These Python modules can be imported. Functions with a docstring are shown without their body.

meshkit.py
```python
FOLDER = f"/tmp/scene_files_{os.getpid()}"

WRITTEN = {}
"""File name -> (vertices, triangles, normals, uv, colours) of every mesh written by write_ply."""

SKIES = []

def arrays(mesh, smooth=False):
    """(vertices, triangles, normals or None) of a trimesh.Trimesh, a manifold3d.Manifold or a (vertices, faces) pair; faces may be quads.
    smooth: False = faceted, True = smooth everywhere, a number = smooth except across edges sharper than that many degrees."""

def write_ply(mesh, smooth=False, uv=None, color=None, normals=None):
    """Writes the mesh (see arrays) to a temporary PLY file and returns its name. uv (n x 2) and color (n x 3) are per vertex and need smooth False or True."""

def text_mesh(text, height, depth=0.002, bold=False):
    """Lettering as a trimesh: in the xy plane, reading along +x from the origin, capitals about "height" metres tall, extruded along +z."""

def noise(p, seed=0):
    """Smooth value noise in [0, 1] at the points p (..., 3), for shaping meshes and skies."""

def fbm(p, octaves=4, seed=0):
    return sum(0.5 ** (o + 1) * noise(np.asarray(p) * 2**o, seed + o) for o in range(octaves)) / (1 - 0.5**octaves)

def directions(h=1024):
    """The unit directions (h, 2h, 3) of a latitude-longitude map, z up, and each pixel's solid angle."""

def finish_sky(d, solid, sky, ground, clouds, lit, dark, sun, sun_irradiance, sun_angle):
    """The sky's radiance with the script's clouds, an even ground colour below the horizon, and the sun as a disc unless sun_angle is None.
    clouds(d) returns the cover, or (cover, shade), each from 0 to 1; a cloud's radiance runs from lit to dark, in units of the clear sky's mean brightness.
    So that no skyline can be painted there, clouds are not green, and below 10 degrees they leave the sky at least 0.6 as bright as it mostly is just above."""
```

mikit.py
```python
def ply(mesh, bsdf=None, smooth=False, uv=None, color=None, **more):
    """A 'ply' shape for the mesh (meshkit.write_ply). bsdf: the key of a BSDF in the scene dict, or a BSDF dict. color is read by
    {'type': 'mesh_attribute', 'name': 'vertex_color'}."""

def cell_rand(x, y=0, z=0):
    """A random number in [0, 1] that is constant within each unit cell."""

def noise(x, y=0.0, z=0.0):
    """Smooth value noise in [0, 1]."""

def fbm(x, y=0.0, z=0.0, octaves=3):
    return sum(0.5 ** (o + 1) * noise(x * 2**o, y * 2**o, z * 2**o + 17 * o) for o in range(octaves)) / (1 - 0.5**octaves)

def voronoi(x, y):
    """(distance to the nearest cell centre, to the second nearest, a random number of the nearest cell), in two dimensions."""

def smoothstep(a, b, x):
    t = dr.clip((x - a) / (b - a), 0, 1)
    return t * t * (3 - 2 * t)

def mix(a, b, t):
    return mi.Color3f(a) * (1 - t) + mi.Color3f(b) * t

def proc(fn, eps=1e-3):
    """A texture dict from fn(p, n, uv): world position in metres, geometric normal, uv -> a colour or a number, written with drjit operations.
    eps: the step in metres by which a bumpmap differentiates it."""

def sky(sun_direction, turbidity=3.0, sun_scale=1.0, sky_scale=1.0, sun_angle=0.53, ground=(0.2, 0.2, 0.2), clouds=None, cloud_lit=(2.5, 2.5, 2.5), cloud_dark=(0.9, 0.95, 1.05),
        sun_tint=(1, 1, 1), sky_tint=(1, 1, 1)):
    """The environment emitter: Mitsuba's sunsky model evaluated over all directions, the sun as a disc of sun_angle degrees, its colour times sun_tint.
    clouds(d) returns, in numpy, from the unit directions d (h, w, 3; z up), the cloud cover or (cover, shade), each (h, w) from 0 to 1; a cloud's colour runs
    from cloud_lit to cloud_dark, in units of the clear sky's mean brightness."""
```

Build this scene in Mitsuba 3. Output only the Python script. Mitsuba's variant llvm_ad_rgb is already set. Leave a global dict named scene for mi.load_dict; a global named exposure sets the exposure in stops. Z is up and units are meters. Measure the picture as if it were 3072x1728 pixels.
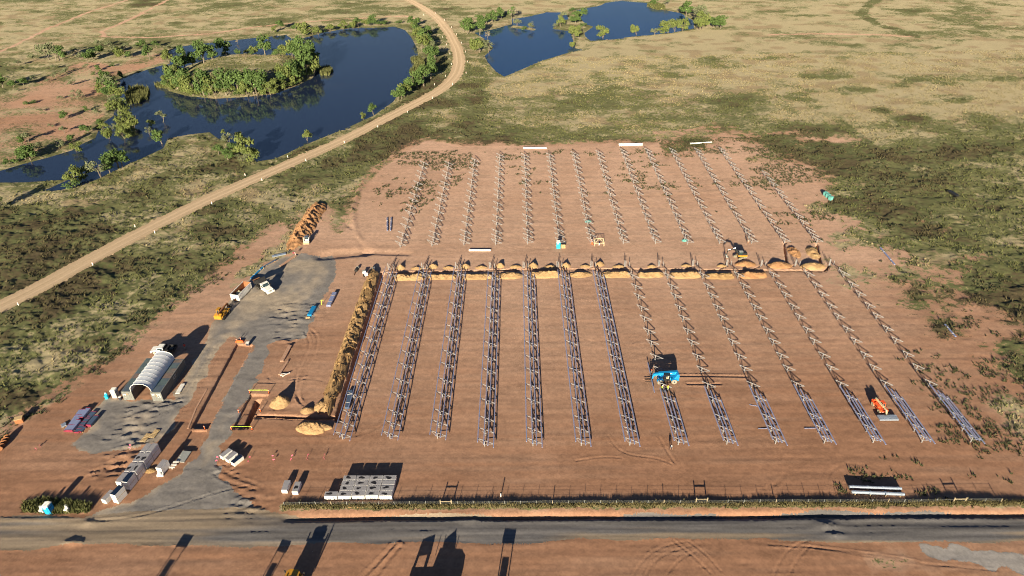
import math, random
import numpy as np
import drjit as dr
import trimesh, shapely
from scipy.spatial import Delaunay, cKDTree
import manifold3d as m3
import mitsuba as mi
import mikit, meshkit
from mikit import cell_rand, smoothstep, mix

T = mi.ScalarTransform4f
scene, labels = {}, {}

# ---------------------------------------------------------------- camera, sky, exposure
CAM = (0.0, 0.0, 104.951)
FWD, UP = (-0.010606,0.838874,-0.544222), (0.011286,0.544318,0.838803)
scene['camera'] = {'type': 'perspective', 'fov': 74.709, 'fov_axis': 'x', 'near_clip': 1.0, 'far_clip': 9000.0,
                   'to_world': T().look_at(origin=list(CAM), target=[CAM[i] + FWD[i] for i in range(3)], up=list(UP))}
SUN_EL, SUN_AZ = math.radians(15.3), math.radians(8.5)
SUN = (-math.sin(SUN_AZ) * math.cos(SUN_EL), -math.cos(SUN_AZ) * math.cos(SUN_EL), math.sin(SUN_EL))
scene['sky_light'] = mikit.sky(SUN, turbidity=3.0, sun_scale=1.15, sky_scale=0.24, sun_tint=(0.81, 1.0, 1.42), sky_tint=(0.88, 0.97, 1.25), ground=(0.2, 0.16, 0.12))
exposure = 3.35

RNG = np.random.default_rng(7)
random.seed(7)

# ---------------------------------------------------------------- materials
def n2(x, y):
    x, y = mi.Float(x), mi.Float(y)
    ix, iy = dr.floor(x), dr.floor(y)
    tx, ty = x - ix, y - iy
    tx, ty = tx * tx * (3 - 2 * tx), ty * ty * (3 - 2 * ty)
    a = dr.lerp(cell_rand(ix, iy), cell_rand(ix + 1, iy), tx)
    b = dr.lerp(cell_rand(ix, iy + 1), cell_rand(ix + 1, iy + 1), tx)
    return dr.lerp(a, b, ty)

def ground_color(p, n, uv):
    # uv.x = how much vegetation covers the soil, uv.y = which soil (pale .. dark) or which plants (dry .. green .. dark)
    x, y, veg, tone = p.x, p.y, uv.x, uv.y
    big, mid, fine, grain = n2(x * .045 + 3, y * .05), n2(x * .23, y * .31 + 9), n2(x * 1.1, y * 1.5), n2(x * 3.7, y * 3.7)
    streak = n2(x * .07 + 5, y * .9)
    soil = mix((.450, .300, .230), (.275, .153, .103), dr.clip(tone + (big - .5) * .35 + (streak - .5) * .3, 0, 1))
    line = n2(x * .05 + 21, y * 2.3)
    soil = soil * (.80 + .16 * streak + .10 * line + .2 * (fine - .5) + .2 * (grain - .5) + .14 * (mid - .3))
    t = tone + (n2(x * .085 + 11, y * .13) - .5) * .42 + (mid - .5) * .36 + (fine - .5) * .36 + (grain - .5) * .3
    dry, green, dark = mix((.365, .316, .212), (.262, .226, .146), grain), mix((.074, .088, .040), (.138, .142, .070), mid), mix((.058, .048, .031), (.090, .074, .046), fine)
    dry = mix(dry, (.225, .170, .110), smoothstep(.55, .8, n2(x * .11 + 40, y * .17)) * .7)
    plants = mix(mix(dry, green, smoothstep(.18, .52, t)), dark, smoothstep(.58, .92, t))
    plants = plants * (.72 + .56 * grain)
    cover = smoothstep(.35, .65, veg + (fine - .5) * .45 + (grain - .5) * .45)
    return mix(soil, plants, cover)

def gravel_color(p, n, uv):
    x, y = p.x, p.y
    a, b, c, d = n2(x * .09, y * .09 + 4), n2(x * .5, y * .5), n2(x * 1.7, y * 1.7), n2(x * 4.1, y * 4.1)
    dirt = smoothstep(.5, .95, a * .55 + b * .25 + uv.x * .6)
    return mix((.172, .162, .163), (.285, .240, .198), dirt) * (.8 + .22 * b + .18 * c + .2 * d) * (1 + .45 * uv.y)

def haul_color(p, n, uv):
    x, y = p.x, p.y
    a, s, s2, d = n2(x * .04, y * .12 + 4), n2(x * .045, y * 1.1), n2(x * .12 + 7, y * 2.7), n2(x * 4.0, y * 4.0)
    brown = smoothstep(.5, .85, a * .55 + s * .45 + uv.x * .5)
    return mix((.122, .118, .126), (.205, .165, .130), brown) * (.60 + .42 * s + .34 * s2 + .16 * d)

def dirt_road_color(p, n, uv):
    # uv.x = place across the road (-1 .. 1), uv.y = metres along it
    a, s, d = n2(uv.x * 6, uv.y * .02), n2(uv.x * 14, uv.y * .05), n2(p.x * 2.6, p.y * 2.6)
    lanes = dr.exp(-dr.square((dr.abs(uv.x) - .36) / .2))
    return mix((.40, .300, .205), (.52, .40, .285), dr.clip(lanes * .75 + (a - .4) * .5, 0, 1)) * (.84 + .16 * s + .12 * d)

def heap_color(c1, c2):
    def fn(p, n, uv):
        a, b, c = n2(p.x * .9 + p.z, p.y * .9), n2(p.x * 3 + p.z * 2, p.y * 3), n2(p.x * 7 + p.z * 5, p.y * 7)
        return mix(c1, c2, dr.clip(a * .7 + (b - .5) * .6 + .1, 0, 1)) * (.8 + .2 * b + .2 * c)
    return fn

def leaf_color(c1, c2):
    def fn(p, n, uv):
        a, b = n2(p.x * .6 + p.z * .5, p.y * .6 + p.z * .3), n2(p.x * 2.3 + p.z * 1.9, p.y * 2.3 - p.z * 1.3)
        return mix(c1, c2, dr.clip(.5 * a + .6 * b, 0, 1))
    return fn

def worn(c, dirt=(.3, .2, .13), amount=.35, scale=1.0):
    def fn(p, n, uv):
        a, b = n2(p.x * 1.3 * scale + p.z, p.y * 1.3 * scale), n2(p.x * 6 * scale + 3 * p.z, p.y * 6 * scale)
        return mix(c, dirt, smoothstep(.55, 1.0, a * .6 + b * .5) * amount) * (.93 + .14 * b)
    return fn

def mat(key, color, rough=.8, metallic=0.0, spec=.3, two=True, **more):
    base = mikit.proc(color) if callable(color) else {'type': 'rgb', 'value': list(color)}
    b = {'type': 'principled', 'base_color': base, 'roughness': rough, 'metallic': metallic, 'specular': spec, **more}
    scene[key] = {'type': 'twosided', 'bsdf': b} if two else b
    return key

mat('m_ground', ground_color, .95, spec=.05)
mat('m_gravel', gravel_color, .95, spec=.1)
mat('m_haul', haul_color, .9, spec=.15)
mat('m_dirt_road', dirt_road_color, .95, spec=.05)
mat('m_heap_yellow', heap_color((.42, .285, .155), (.30, .190, .102)), .95, spec=.05)
mat('m_heap_orange', heap_color((.38, .220, .118), (.27, .140, .075)), .95, spec=.05)
mat('m_heap_brown', heap_color((.38, .255, .130), (.25, .150, .078)), .95, spec=.05)
mat('m_leaf_cotton', leaf_color((.040, .075, .022), (.105, .165, .048)), .75, spec=.25)
mat('m_leaf_willow', leaf_color((.062, .092, .026), (.165, .195, .058)), .75, spec=.25)
mat('m_leaf_pale', leaf_color((.090, .110, .060), (.185, .205, .115)), .8, spec=.2)
mat('m_leaf_bare', leaf_color((.17, .145, .11), (.30, .265, .20)), .9, spec=.1)
mat('m_bark', leaf_color((.14, .115, .09), (.25, .215, .175)), .95, spec=.1)
mat('m_reed', leaf_color((.060, .076, .028), (.160, .162, .070)), .85, spec=.1)
mat('m_weed', leaf_color((.034, .040, .020), (.092, .096, .050)), .9, spec=.1)
mat('m_fencegrass', leaf_color((.085, .085, .040), (.225, .190, .100)), .9, spec=.1)
mat('m_drygrass', leaf_color((.15, .14, .070), (.37, .305, .185)), .9, spec=.1)
mat('m_bush', leaf_color((.042, .040, .022), (.115, .100, .055)), .9, spec=.1)
mat('m_water', lambda p, n, uv: mix((.014, .024, .058), (.034, .033, .046), smoothstep(.35, .8, n2(p.x * .02, p.y * .03) * .5 + uv.x)), .06, spec=.55)
mat('m_water_far', lambda p, n, uv: mix((.009, .038, .125), (.013, .042, .115), n2(p.x * .03, p.y * .04)), .05, spec=.6)
mat('m_galv', worn((.275, .27, .285), (.21, .195, .19), .3), .55, .2, .4)
mat('m_purlin', worn((.31, .365, .60), (.28, .30, .44), .3, .4), .45, .3, .4)
mat('m_bluesteel', worn((.10, .15, .25), (.08, .11, .17), .4), .45, .3, .4)
mat('m_zinc', worn((.36, .43, .55), (.3, .33, .4), .3), .4, .4, .5)
mat('m_white', worn((.80, .80, .79), (.55, .47, .38), .35), .5, 0, .4)
mat('m_wrap', worn((.66, .655, .67), (.46, .43, .43), .4, .8), .4, 0, .5)
mat('m_wraptop', worn((.30, .295, .325), (.25, .235, .24), .55, 1.2), .45, 0, .4)
mat('m_puddle', (.028, .026, .028), .12, 0, .5)
mat('m_module', (.012, .022, .05), .15, 0, .6)
mat('m_black', (.022, .022, .024), .5, 0, .4)
mat('m_rubber', worn((.035, .033, .031), (.24, .19, .14), .8, 2), .9, 0, .1)
mat('m_rubber_dusty', worn((.30, .265, .205), (.22, .18, .13), .5, 2), .9, 0, .1)
mat('m_glass', (.03, .05, .06), .08, 0, .7)
mat('m_teal_glass', (.12, .26, .30), .12, 0, .7)
mat('m_chrome', (.7, .7, .7), .25, .8, .5)
mat('m_blue', worn((.008, .235, .56), (.02, .16, .36), .3), .3, 0, .5, clearcoat=.6)
mat('m_orange', worn((.72, .105, .03), (.5, .1, .05), .3), .35, 0, .5)
mat('m_yellow', worn((.48, .235, .025), (.28, .14, .035), .45, 1.5), .45, 0, .4)
mat('m_cream', worn((.62, .56, .36), (.4, .33, .2), .4), .5, 0, .4)
mat('m_rust', worn((.30, .135, .065), (.16, .07, .04), .7, 2), .85, 0, .2)
mat('m_wood', worn((.50, .37, .21), (.33, .22, .12), .5, 2), .85, 0, .15)
mat('m_plank', worn((.42, .26, .19), (.30, .18, .13), .5, 2), .85, 0, .15)
mat('m_potty_blue', worn((.012, .30, .68), (.05, .24, .45), .2), .45, 0, .4)
mat('m_potty_cyan', worn((.02, .48, .72), (.05, .36, .5), .2), .45, 0, .4)
mat('m_potty_grey', worn((.44, .45, .46), (.36, .34, .32), .3), .5, 0, .4)
mat('m_container', worn((.19, .20, .195), (.15, .15, .14), .4, .7), .55, 0, .35)
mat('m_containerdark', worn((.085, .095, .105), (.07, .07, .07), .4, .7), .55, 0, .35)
def container_roof(p, n, uv):
    s = n2(1.7 + p.x * .05, p.y * 1.05)
    c = mix((.075, .100, .135), (.165, .125, .115), smoothstep(.46, .60, s))
    return mix(c, (.085, .125, .135), smoothstep(.6, .8, n2(p.x * .08 + 9, p.y * .8 + 4)) * .8) * (.85 + .3 * n2(p.x * 2, p.y * 2))
mat('m_croof', container_roof, .6, 0, .3)
mat('m_fabric', lambda p, n, uv: mix((.58, .62, .70), (.52, .565, .66), n2(p.x * .7, p.y * .5)) * (.95 + .07 * n2(p.x * 3, p.y * 1.1)), .6, 0, .3)
mat('m_red', (.22, .03, .06), .6, 0, .3)
mat('m_hiorange', (.85, .13, .03), .7, 0, .3)
mat('m_hilime', (.55, .80, .08), .7, 0, .3)
mat('m_pink', (.85, .16, .28), .7, 0, .3)
mat('m_skin', (.42, .24, .16), .7, 0, .3)
mat('m_cloth_dark', (.05, .055, .075), .9, 0, .1)
mat('m_cloth_grey', (.30, .29, .27), .9, 0, .1)
mat('m_cloth_red', (.62, .06, .035), .9, 0, .1)
mat('m_teal', worn((.14, .42, .40), (.1, .3, .3), .4, 2), .7, 0, .2)
mat('m_grey', worn((.34, .36, .36), (.28, .26, .24), .4, 1), .6, .2, .3)
mat('m_postwood', worn((.36, .30, .21), (.28, .22, .15), .5, 3), .9, 0, .1)

# ---------------------------------------------------------------- scene helpers
def numbered(name, d=None):
    d = labels if d is None else d
    if name not in d and name not in scene: return name
    i = 1
    while True:
        k = '%s_%03d' % (name, i)
        if k not in d and k not in scene: return k
        i += 1

_count = {}
def part_key(owner, name):
    k = (owner, name); i = _count.get(k, 0); _count[k] = i + 1
    return owner + '__' + (name if i == 0 else '%s_%03d' % (name, i))

_last = {}
def thing(name, label=None, cat=None, group=None, kind=None):
    i = _last.get(name, -1) + 1; _last[name] = i
    k = name if i == 0 else '%s_%03d' % (name, i)
    d = {}
    if label: d['label'] = label
    if cat: d['category'] = cat
    if group: d['group'] = group
    if kind: d['kind'] = kind
    labels[k] = d
    return k

def place(x, y, z=0, rz=0.0, s=1.0):
    t = T().translate([float(x), float(y), float(z)]).rotate([0, 0, 1], math.degrees(rz))
    return t.scale(s) if s != 1.0 else t

def put(owner, name, shape, tf=None, label=None):
    k = part_key(owner, name)
    scene[k] = dict(shape) if tf is None else {**shape, 'to_world': tf}
    if label: labels[k] = {'label': label}
    return k

def whole(key, shape, tf=None):
    scene[key] = dict(shape) if tf is None else {**shape, 'to_world': tf}
    return key

BOXV = np.array([[x, y, z] for x in (-.5, .5) for y in (-.5, .5) for z in (-.5, .5)], float)
BOXF = np.array([[0, 1, 3], [0, 3, 2], [4, 6, 7], [4, 7, 5], [0, 4, 5], [0, 5, 1], [2, 3, 7], [2, 7, 6], [0, 2, 6], [0, 6, 4], [1, 5, 7], [1, 7, 3]])
class MB:
    def __init__(self): self.v, self.f, self.n = [], [], 0
    def add(self, v, f):
        self.v.append(np.asarray(v, float)); self.f.append(np.asarray(f, int) + self.n); self.n += len(v); return self
    def box(self, c, s, rz=0.0, ry=0.0):
        v = BOXV * np.array(s, float)
        if ry: v = v @ np.array([[math.cos(ry), 0, -math.sin(ry)], [0, 1, 0], [math.sin(ry), 0, math.cos(ry)]])
        if rz: v = v @ np.array([[math.cos(rz), math.sin(rz), 0], [-math.sin(rz), math.cos(rz), 0], [0, 0, 1]])
        return self.add(v + np.array(c, float), BOXF)
    def bar(self, a, b, w, h=None, up=(0, 0, 1)):
        a, b = np.array(a, float), np.array(b, float); h = w if h is None else h
        d = b - a; L = np.linalg.norm(d); d /= L
        u = np.array(up, float)
        if abs(d @ u) > .97: u = np.array([0, 1.0, 0])
        s = np.cross(d, u); s /= np.linalg.norm(s); t = np.cross(s, d)
        v = BOXV[:, :1] * L * d + BOXV[:, 1:2] * w * s + BOXV[:, 2:] * h * t
        return self.add(v + (a + b) / 2, BOXF)
    def tube(self, a, b, r, n=8, r2=None):
        a, b = np.array(a, float), np.array(b, float); r2 = r if r2 is None else r2
        d = b - a; d /= np.linalg.norm(d)
        u = np.array([0, 0, 1.0]) if abs(d[2]) < .9 else np.array([1.0, 0, 0])
        s = np.cross(d, u); s /= np.linalg.norm(s); t = np.cross(s, d)
        th = np.arange(n) * 2 * np.pi / n
        ring = np.cos(th)[:, None] * s + np.sin(th)[:, None] * t
        v = np.vstack([a + ring * r, b + ring * r2, a[None], b[None]])
        i = np.arange(n); j = (i + 1) % n
        f = np.vstack([np.stack([i, j, j + n], 1), np.stack([i, j + n, i + n], 1), np.stack([j, i, i * 0 + 2 * n], 1), np.stack([i + n, j + n, i * 0 + 2 * n + 1], 1)])
        return self.add(v, f[:, ::-1])
    def prism(self, poly, y0, y1):
        """polygon in the xz plane, extruded along y"""
        m = trimesh.creation.extrude_polygon(shapely.Polygon(poly), y1 - y0, engine='earcut')
        v = np.array(m.vertices)
        return self.add(np.stack([v[:, 0], v[:, 2] + y0, v[:, 1]], 1), np.array(m.faces)[:, ::-1])
    def plan(self, poly, z0, z1):
        m = trimesh.creation.extrude_polygon(shapely.Polygon(poly), z1 - z0, engine='earcut')
        v = np.array(m.vertices); v[:, 2] += z0
        return self.add(v, np.array(m.faces))
    def mesh(self): return np.vstack(self.v), np.vstack(self.f)
    def ply(self, m, smooth=False): return mikit.ply(self.mesh(), m, smooth)

ORD = 'first second third fourth fifth sixth seventh eighth ninth tenth eleventh twelfth thirteenth fourteenth fifteenth sixteenth seventeenth eighteenth nineteenth twentieth'.split()
TENS = {20: 'twenty', 30: 'thirty', 40: 'forty', 50: 'fifty', 60: 'sixty'}
def ordinal(i):
    if i < 20: return ORD[i]
    n = i + 1
    if n % 10 == 0: return TENS[n - n % 10][:-1] + 'ieth'
    return TENS[n - n % 10] + '-' + ORD[n % 10 - 1]

# ---------------------------------------------------------------- the lie of the land (plan outlines, metres; x to the right, y away)
POND = [(-213.4,251.3),(-210.3,254.0),(-204.7,261.3),(-198.8,267.6),(-193.0,275.6),(-192.6,282.7),(-190.8,291.0),(-195.9,304.3),(-198.0,312.7),(-198.0,321.4),(-203.2,333.9),(-216.7,365.1),(-225.8,384.7),(-223.5,396.0),(-220.0,407.9),(-216.8,413.9),(-212.6,418.3),(-218.5,437.8),(-226.5,448.4),(-225.0,462.2),(-214.5,469.3),(-181.0,485.7),(-162.3,493.0),(-154.3,480.4),(-144.9,485.7),(-135.8,499.9),(-120.7,511.8),(-102.4,511.8),(-88.4,514.8),(-79.4,502.4),(-72.4,480.9),(-64.4,449.0),(-61.1,428.5),(-59.3,405.2),(-58.5,384.0),(-61.4,370.8),(-62.3,347.1),(-62.9,337.1),(-69.3,315.9),(-79.0,298.5),(-88.4,284.6),(-92.2,278.9),(-97.7,268.5),(-101.1,262.9),(-107.9,260.1),(-109.5,263.2),(-118.5,272.4),(-124.6,281.1),(-134.9,288.8),(-140.9,296.2),(-149.3,293.4),(-156.9,288.7),(-153.6,276.5),(-160.4,259.0),(-165.0,245.0),(-168.8,237.6),(-175.9,233.9),(-180.5,234.0),(-176.6,244.6),(-192.8,242.1),(-207.3,242.2)]
ISLAND = [(-196.2,373.8),(-187.9,361.5),(-174.5,352.4),(-157.6,346.8),(-143.7,348.9),(-128.5,353.7),(-120.7,367.8),(-115.8,383.0),(-116.5,399.6),(-123.4,422.5),(-132.7,434.7),(-150.1,433.8),(-166.8,438.7),(-180.9,435.6),(-192.6,426.5),(-199.4,413.0),(-199.2,395.6)]
POND2 = [(-29.3,490.1),(-15.7,501.8),(-3.0,516.8),(-3.1,535.0),(4.5,538.8),(24.9,558.4),(38.8,557.3),(47.1,564.5),(53.1,568.9),(69.7,584.2),(74.0,594.2),(88.2,601.9),(109.3,589.4),(104.9,576.2),(116.0,559.0),(126.3,548.9),(129.8,518.0),(124.2,493.3),(106.0,480.9),(91.5,475.9),(73.2,470.1),(70.0,465.7),(49.7,461.4),(43.8,439.2),(31.9,430.8),(15.2,412.7),(-2.7,385.9),(-6.9,379.7),(-11.6,389.7),(-17.5,411.8),(-19.7,426.1),(-14.8,445.9),(-19.7,468.1)]
SPIT = [(39.0,560.4),(39.3,531.8),(28.0,514.5),(25.8,498.9),(37.4,491.8),(37.7,470.1),(37.7,441.6),(43.6,437.2),(49.9,458.0),(46.8,473.0),(47.1,484.9),(55.3,504.6),(50.4,512.9),(48.4,534.0),(48.1,569.3)]
ISLET = [(-3.8,506.2),(3.2,500.5),(13.0,494.7),(14.0,499.7),(6.2,508.1),(-2.4,514.0)]
PAD = [(-36.9,282.6),(-42.1,281.8),(-49.1,269.9),(-56.2,252.2),(-59.1,237.5),(-59.9,226.2),(-59.2,217.8),(-58.7,209.9),(-60.3,198.2),(-64.0,204.1),(-67.9,216.4),(-72.1,219.2),(-74.6,215.0),(-76.0,204.4),(-82.4,203.1),(-86.7,193.4),(-89.7,183.1),(-91.8,169.0),(-95.1,159.4),(-98.3,148.7),(-100.8,138.1),(-103.3,130.9),(-106.2,123.3),(-109.3,117.1),(-111.7,111.8),(-114.5,106.2),(-117.9,101.0),(-104.1,60.2),(99.1,59.0),(129.1,113.7),(118.3,121.1),(117.9,123.3),(116.6,125.1),(117.3,130.1),(118.8,136.9),(114.5,141.4),(117.4,148.0),(110.1,152.0),(111.2,159.5),(110.4,166.8),(119.8,180.1),(112.0,186.6),(109.1,194.7),(109.8,212.3),(112.5,228.9),(108.8,249.8),(108.9,267.8),(133.0,275.2),(112.1,276.0),(85.4,277.9),(67.8,275.3),(42.5,277.2),(16.7,274.9),(-0.3,275.5),(-20.9,276.3)]
WEEDSTRIP = [(-76.4,200.9),(-72.8,204.3),(-71.5,190.3),(-75.9,179.1),(-79.4,170.9),(-82.5,166.1),(-84.7,168.8),(-82.1,179.2),(-78.4,191.8)]
HAUL = [(-131.4,84.7),(-104.4,83.7),(-96.1,83.8),(-83.4,83.1),(-82.6,83.7),(-51.4,85.2),(-48.0,83.9),(-41.6,82.8),(-29.5,82.6),(-22.7,82.9),(-1.8,82.8),(9.4,82.4),(18.8,83.0),(46.3,82.7),(55.7,83.1),(74.1,82.8),(93.7,82.2),(124.4,81.8),(119.5,76.0),(89.9,76.3),(70.9,76.2),(56.8,76.7),(44.6,77.5),(27.1,77.7),(19.8,77.2),(10.9,77.8),(3.6,77.1),(-1.8,76.8),(-21.3,77.2),(-48.5,77.0),(-48.4,76.7),(-67.9,76.7),(-82.8,77.3),(-89.3,75.8),(-94.8,75.9),(-123.2,75.0)]
YARD = [(-80.8,167.4),(-77.6,176.0),(-73.9,180.0),(-70.3,181.9),(-63.5,182.7),(-58.2,181.8),(-55.5,175.5),(-54.9,163.0),(-55.8,150.4),(-55.5,138.7),(-61.7,137.6),(-64.6,136.9),(-62.9,124.6),(-63.7,118.5),(-63.1,109.9),(-63.1,103.8),(-63.3,99.2),(-62.5,96.0),(-60.4,92.8),(-56.7,89.2),(-51.6,85.8),(-47.7,83.0),(-82.4,83.3),(-79.7,85.5),(-73.3,88.3),(-68.9,94.3),(-68.3,99.6),(-67.3,103.0),(-68.1,110.2),(-68.6,120.9),(-68.2,128.6),(-68.4,136.6),(-71.2,139.3),(-74.4,139.7),(-76.4,139.4),(-76.5,127.5),(-76.8,113.4),(-76.5,108.8),(-75.8,106.4),(-77.8,102.8),(-82.7,100.6),(-89.0,99.5),(-93.6,99.6),(-95.8,102.8),(-94.8,106.6),(-96.6,111.6),(-95.8,116.2),(-91.9,115.7),(-80.7,115.6),(-80.7,122.2),(-81.5,131.3),(-81.1,139.5),(-82.8,146.6),(-81.4,150.3),(-81.3,159.1)]
PATCH = [(71.3,76.0),(78.5,75.5),(88.3,73.7),(95.5,71.7),(92.9,68.0),(86.1,70.3),(75.7,73.0),(71.1,74.3)]
ROAD = [(-152.4,143.4)]+[(-145.6,154.2),(-139.9,164.6),(-133.6,181.4),(-123.8,202.7),(-114.6,221.0),(-101.8,241.5),(-90.3,259.5),(-78.0,278.4),(-64.9,304.4),(-53.3,327.2),(-43.6,346.2),(-37.6,362.9),(-34.1,382.7),(-33.9,408.2),(-37.6,442.1),(-45.8,484.5),(-58.3,534.8),(-72.4,574.1),(-92.8,619.2),(-110.3,651.9)]
ROAD_HALF = 3.75
TRACKS = [[(-337.1,434.8),(-340.8,455.3),(-350.2,527.9),(-352.4,588.1),(-346.8,641.1),(-342.9,655.5)],
          [(-307.6,647.4),(-308.2,628.3),(-302.3,552.9),(-302.6,511.3),(-291.1,494.8),(-257.6,489.6),(-219.3,499.3),(-192.2,520.1),(-166.0,532.0),(-130.9,543.8),(-86.2,551.6),(-72.7,535.9)],
          [(168.7,470.1),(202.2,470.8),(239.5,465.4),(258.9,458.3)]]
WETLINE = [(292.4,586.1),(255.1,529.2),(252.9,495.0),(259.0,478.9),(262.1,458.1)]
BARE = [(-222.6,257.7),(-205.6,262.2),(-198.8,267.6),(-193.0,275.6),(-192.6,282.7),(-190.8,291.0),(-198.0,312.7),(-199.5,324.4),(-226.5,384.7),(-223.6,397.7),(-217.6,415.8),(-215.5,427.8),(-227.9,450.6),(-246.0,439.4),(-241.7,415.3),(-272.2,431.1),(-274.2,408.2),(-275.6,375.5),(-281.0,343.8)]
DARKRIGHT = [(120.0,283.9),(145.2,278.1),(173.8,284.3),(207.9,298.5),(239.3,291.9),(133.4,113.7),(117.2,122.2),(117.3,130.1),(118.8,136.9),(114.5,141.4),(117.4,148.0),(110.1,152.0),(111.2,159.5),(110.4,166.8),(119.8,180.1),(112.0,186.6),(109.1,194.7),(109.8,212.3),(112.5,228.9),(108.8,249.8),(108.9,267.8)]
DARKSPOTS = [((111.4,131.3),22,.9),((129.6,152.0),20,.8),((131.3,198.9),16,.75),((-12.5,281.7),9,.95),((-20.0,292.0),9,.7),((-319.3,616.4),16,1.0),((-151.6,189.7),22,.8),((-150.1,172.5),16,.85),((-129.8,169.8),9,.8),((-129.3,184.0),10,.75),((-98.3,196.4),10,.75),((-137.3,243.0),10,.75),((-157.3,206.6),18,.85),((-132.4,143.9),16,.85),((-130.4,159.1),11,.8),((-118.8,252.2),8,.8),((-151.8,313.6),7,.7),((-139.8,225.1),12,.65),((-93.1,241.6),6,.65),((-33.8,329.4),8,.75),((-25.8,363.0),7,.7),((-69.0,244.7),9,.6),((-60.7,219.5),8,.72),((-65.8,222.9),7,.6),((-41.2,260.0),6,.5),((88.2,376.3),12,.6),((113.1,325.9),16,.62),((60.8,341.3),8,.5),((32.0,336.0),10,.55),((98.0,292.4),14,.6),((171.0,312.5),6,.72),((179.7,299.7),8,.72),((-100.7,131.6),9,.7),((-101.4,150.7),9,.72),((-107.8,122.6),9,.7),((-115.9,117.2),10,.7),((17.6,290.5),10,.5),((-5.7,296.6),9,.55),((172.6,342.7),12,.5),((163.5,372.3),12,.45),((214.7,327.6),10,.5)]
MIDZONE = [(-218.0,241.8),(-188.1,219.9),(-168.2,236.5),(-159.5,259.8),(-156.1,286.2),(-139.6,294.1),(-119.8,273.8),(-106.9,260.1),(-92.0,278.9),(-61.1,340.3),(-59.3,418.9),(-87.8,522.9),(-58.1,520.8),(-37.1,469.2),(-11.1,381.5),(-14.0,331.7),(-35.4,285.0),(-56.6,254.2),(-58.7,209.9),(-75.2,219.9),(-83.1,203.1),(-98.3,148.7),(-114.5,106.2),(-119.6,101.0)]
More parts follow.
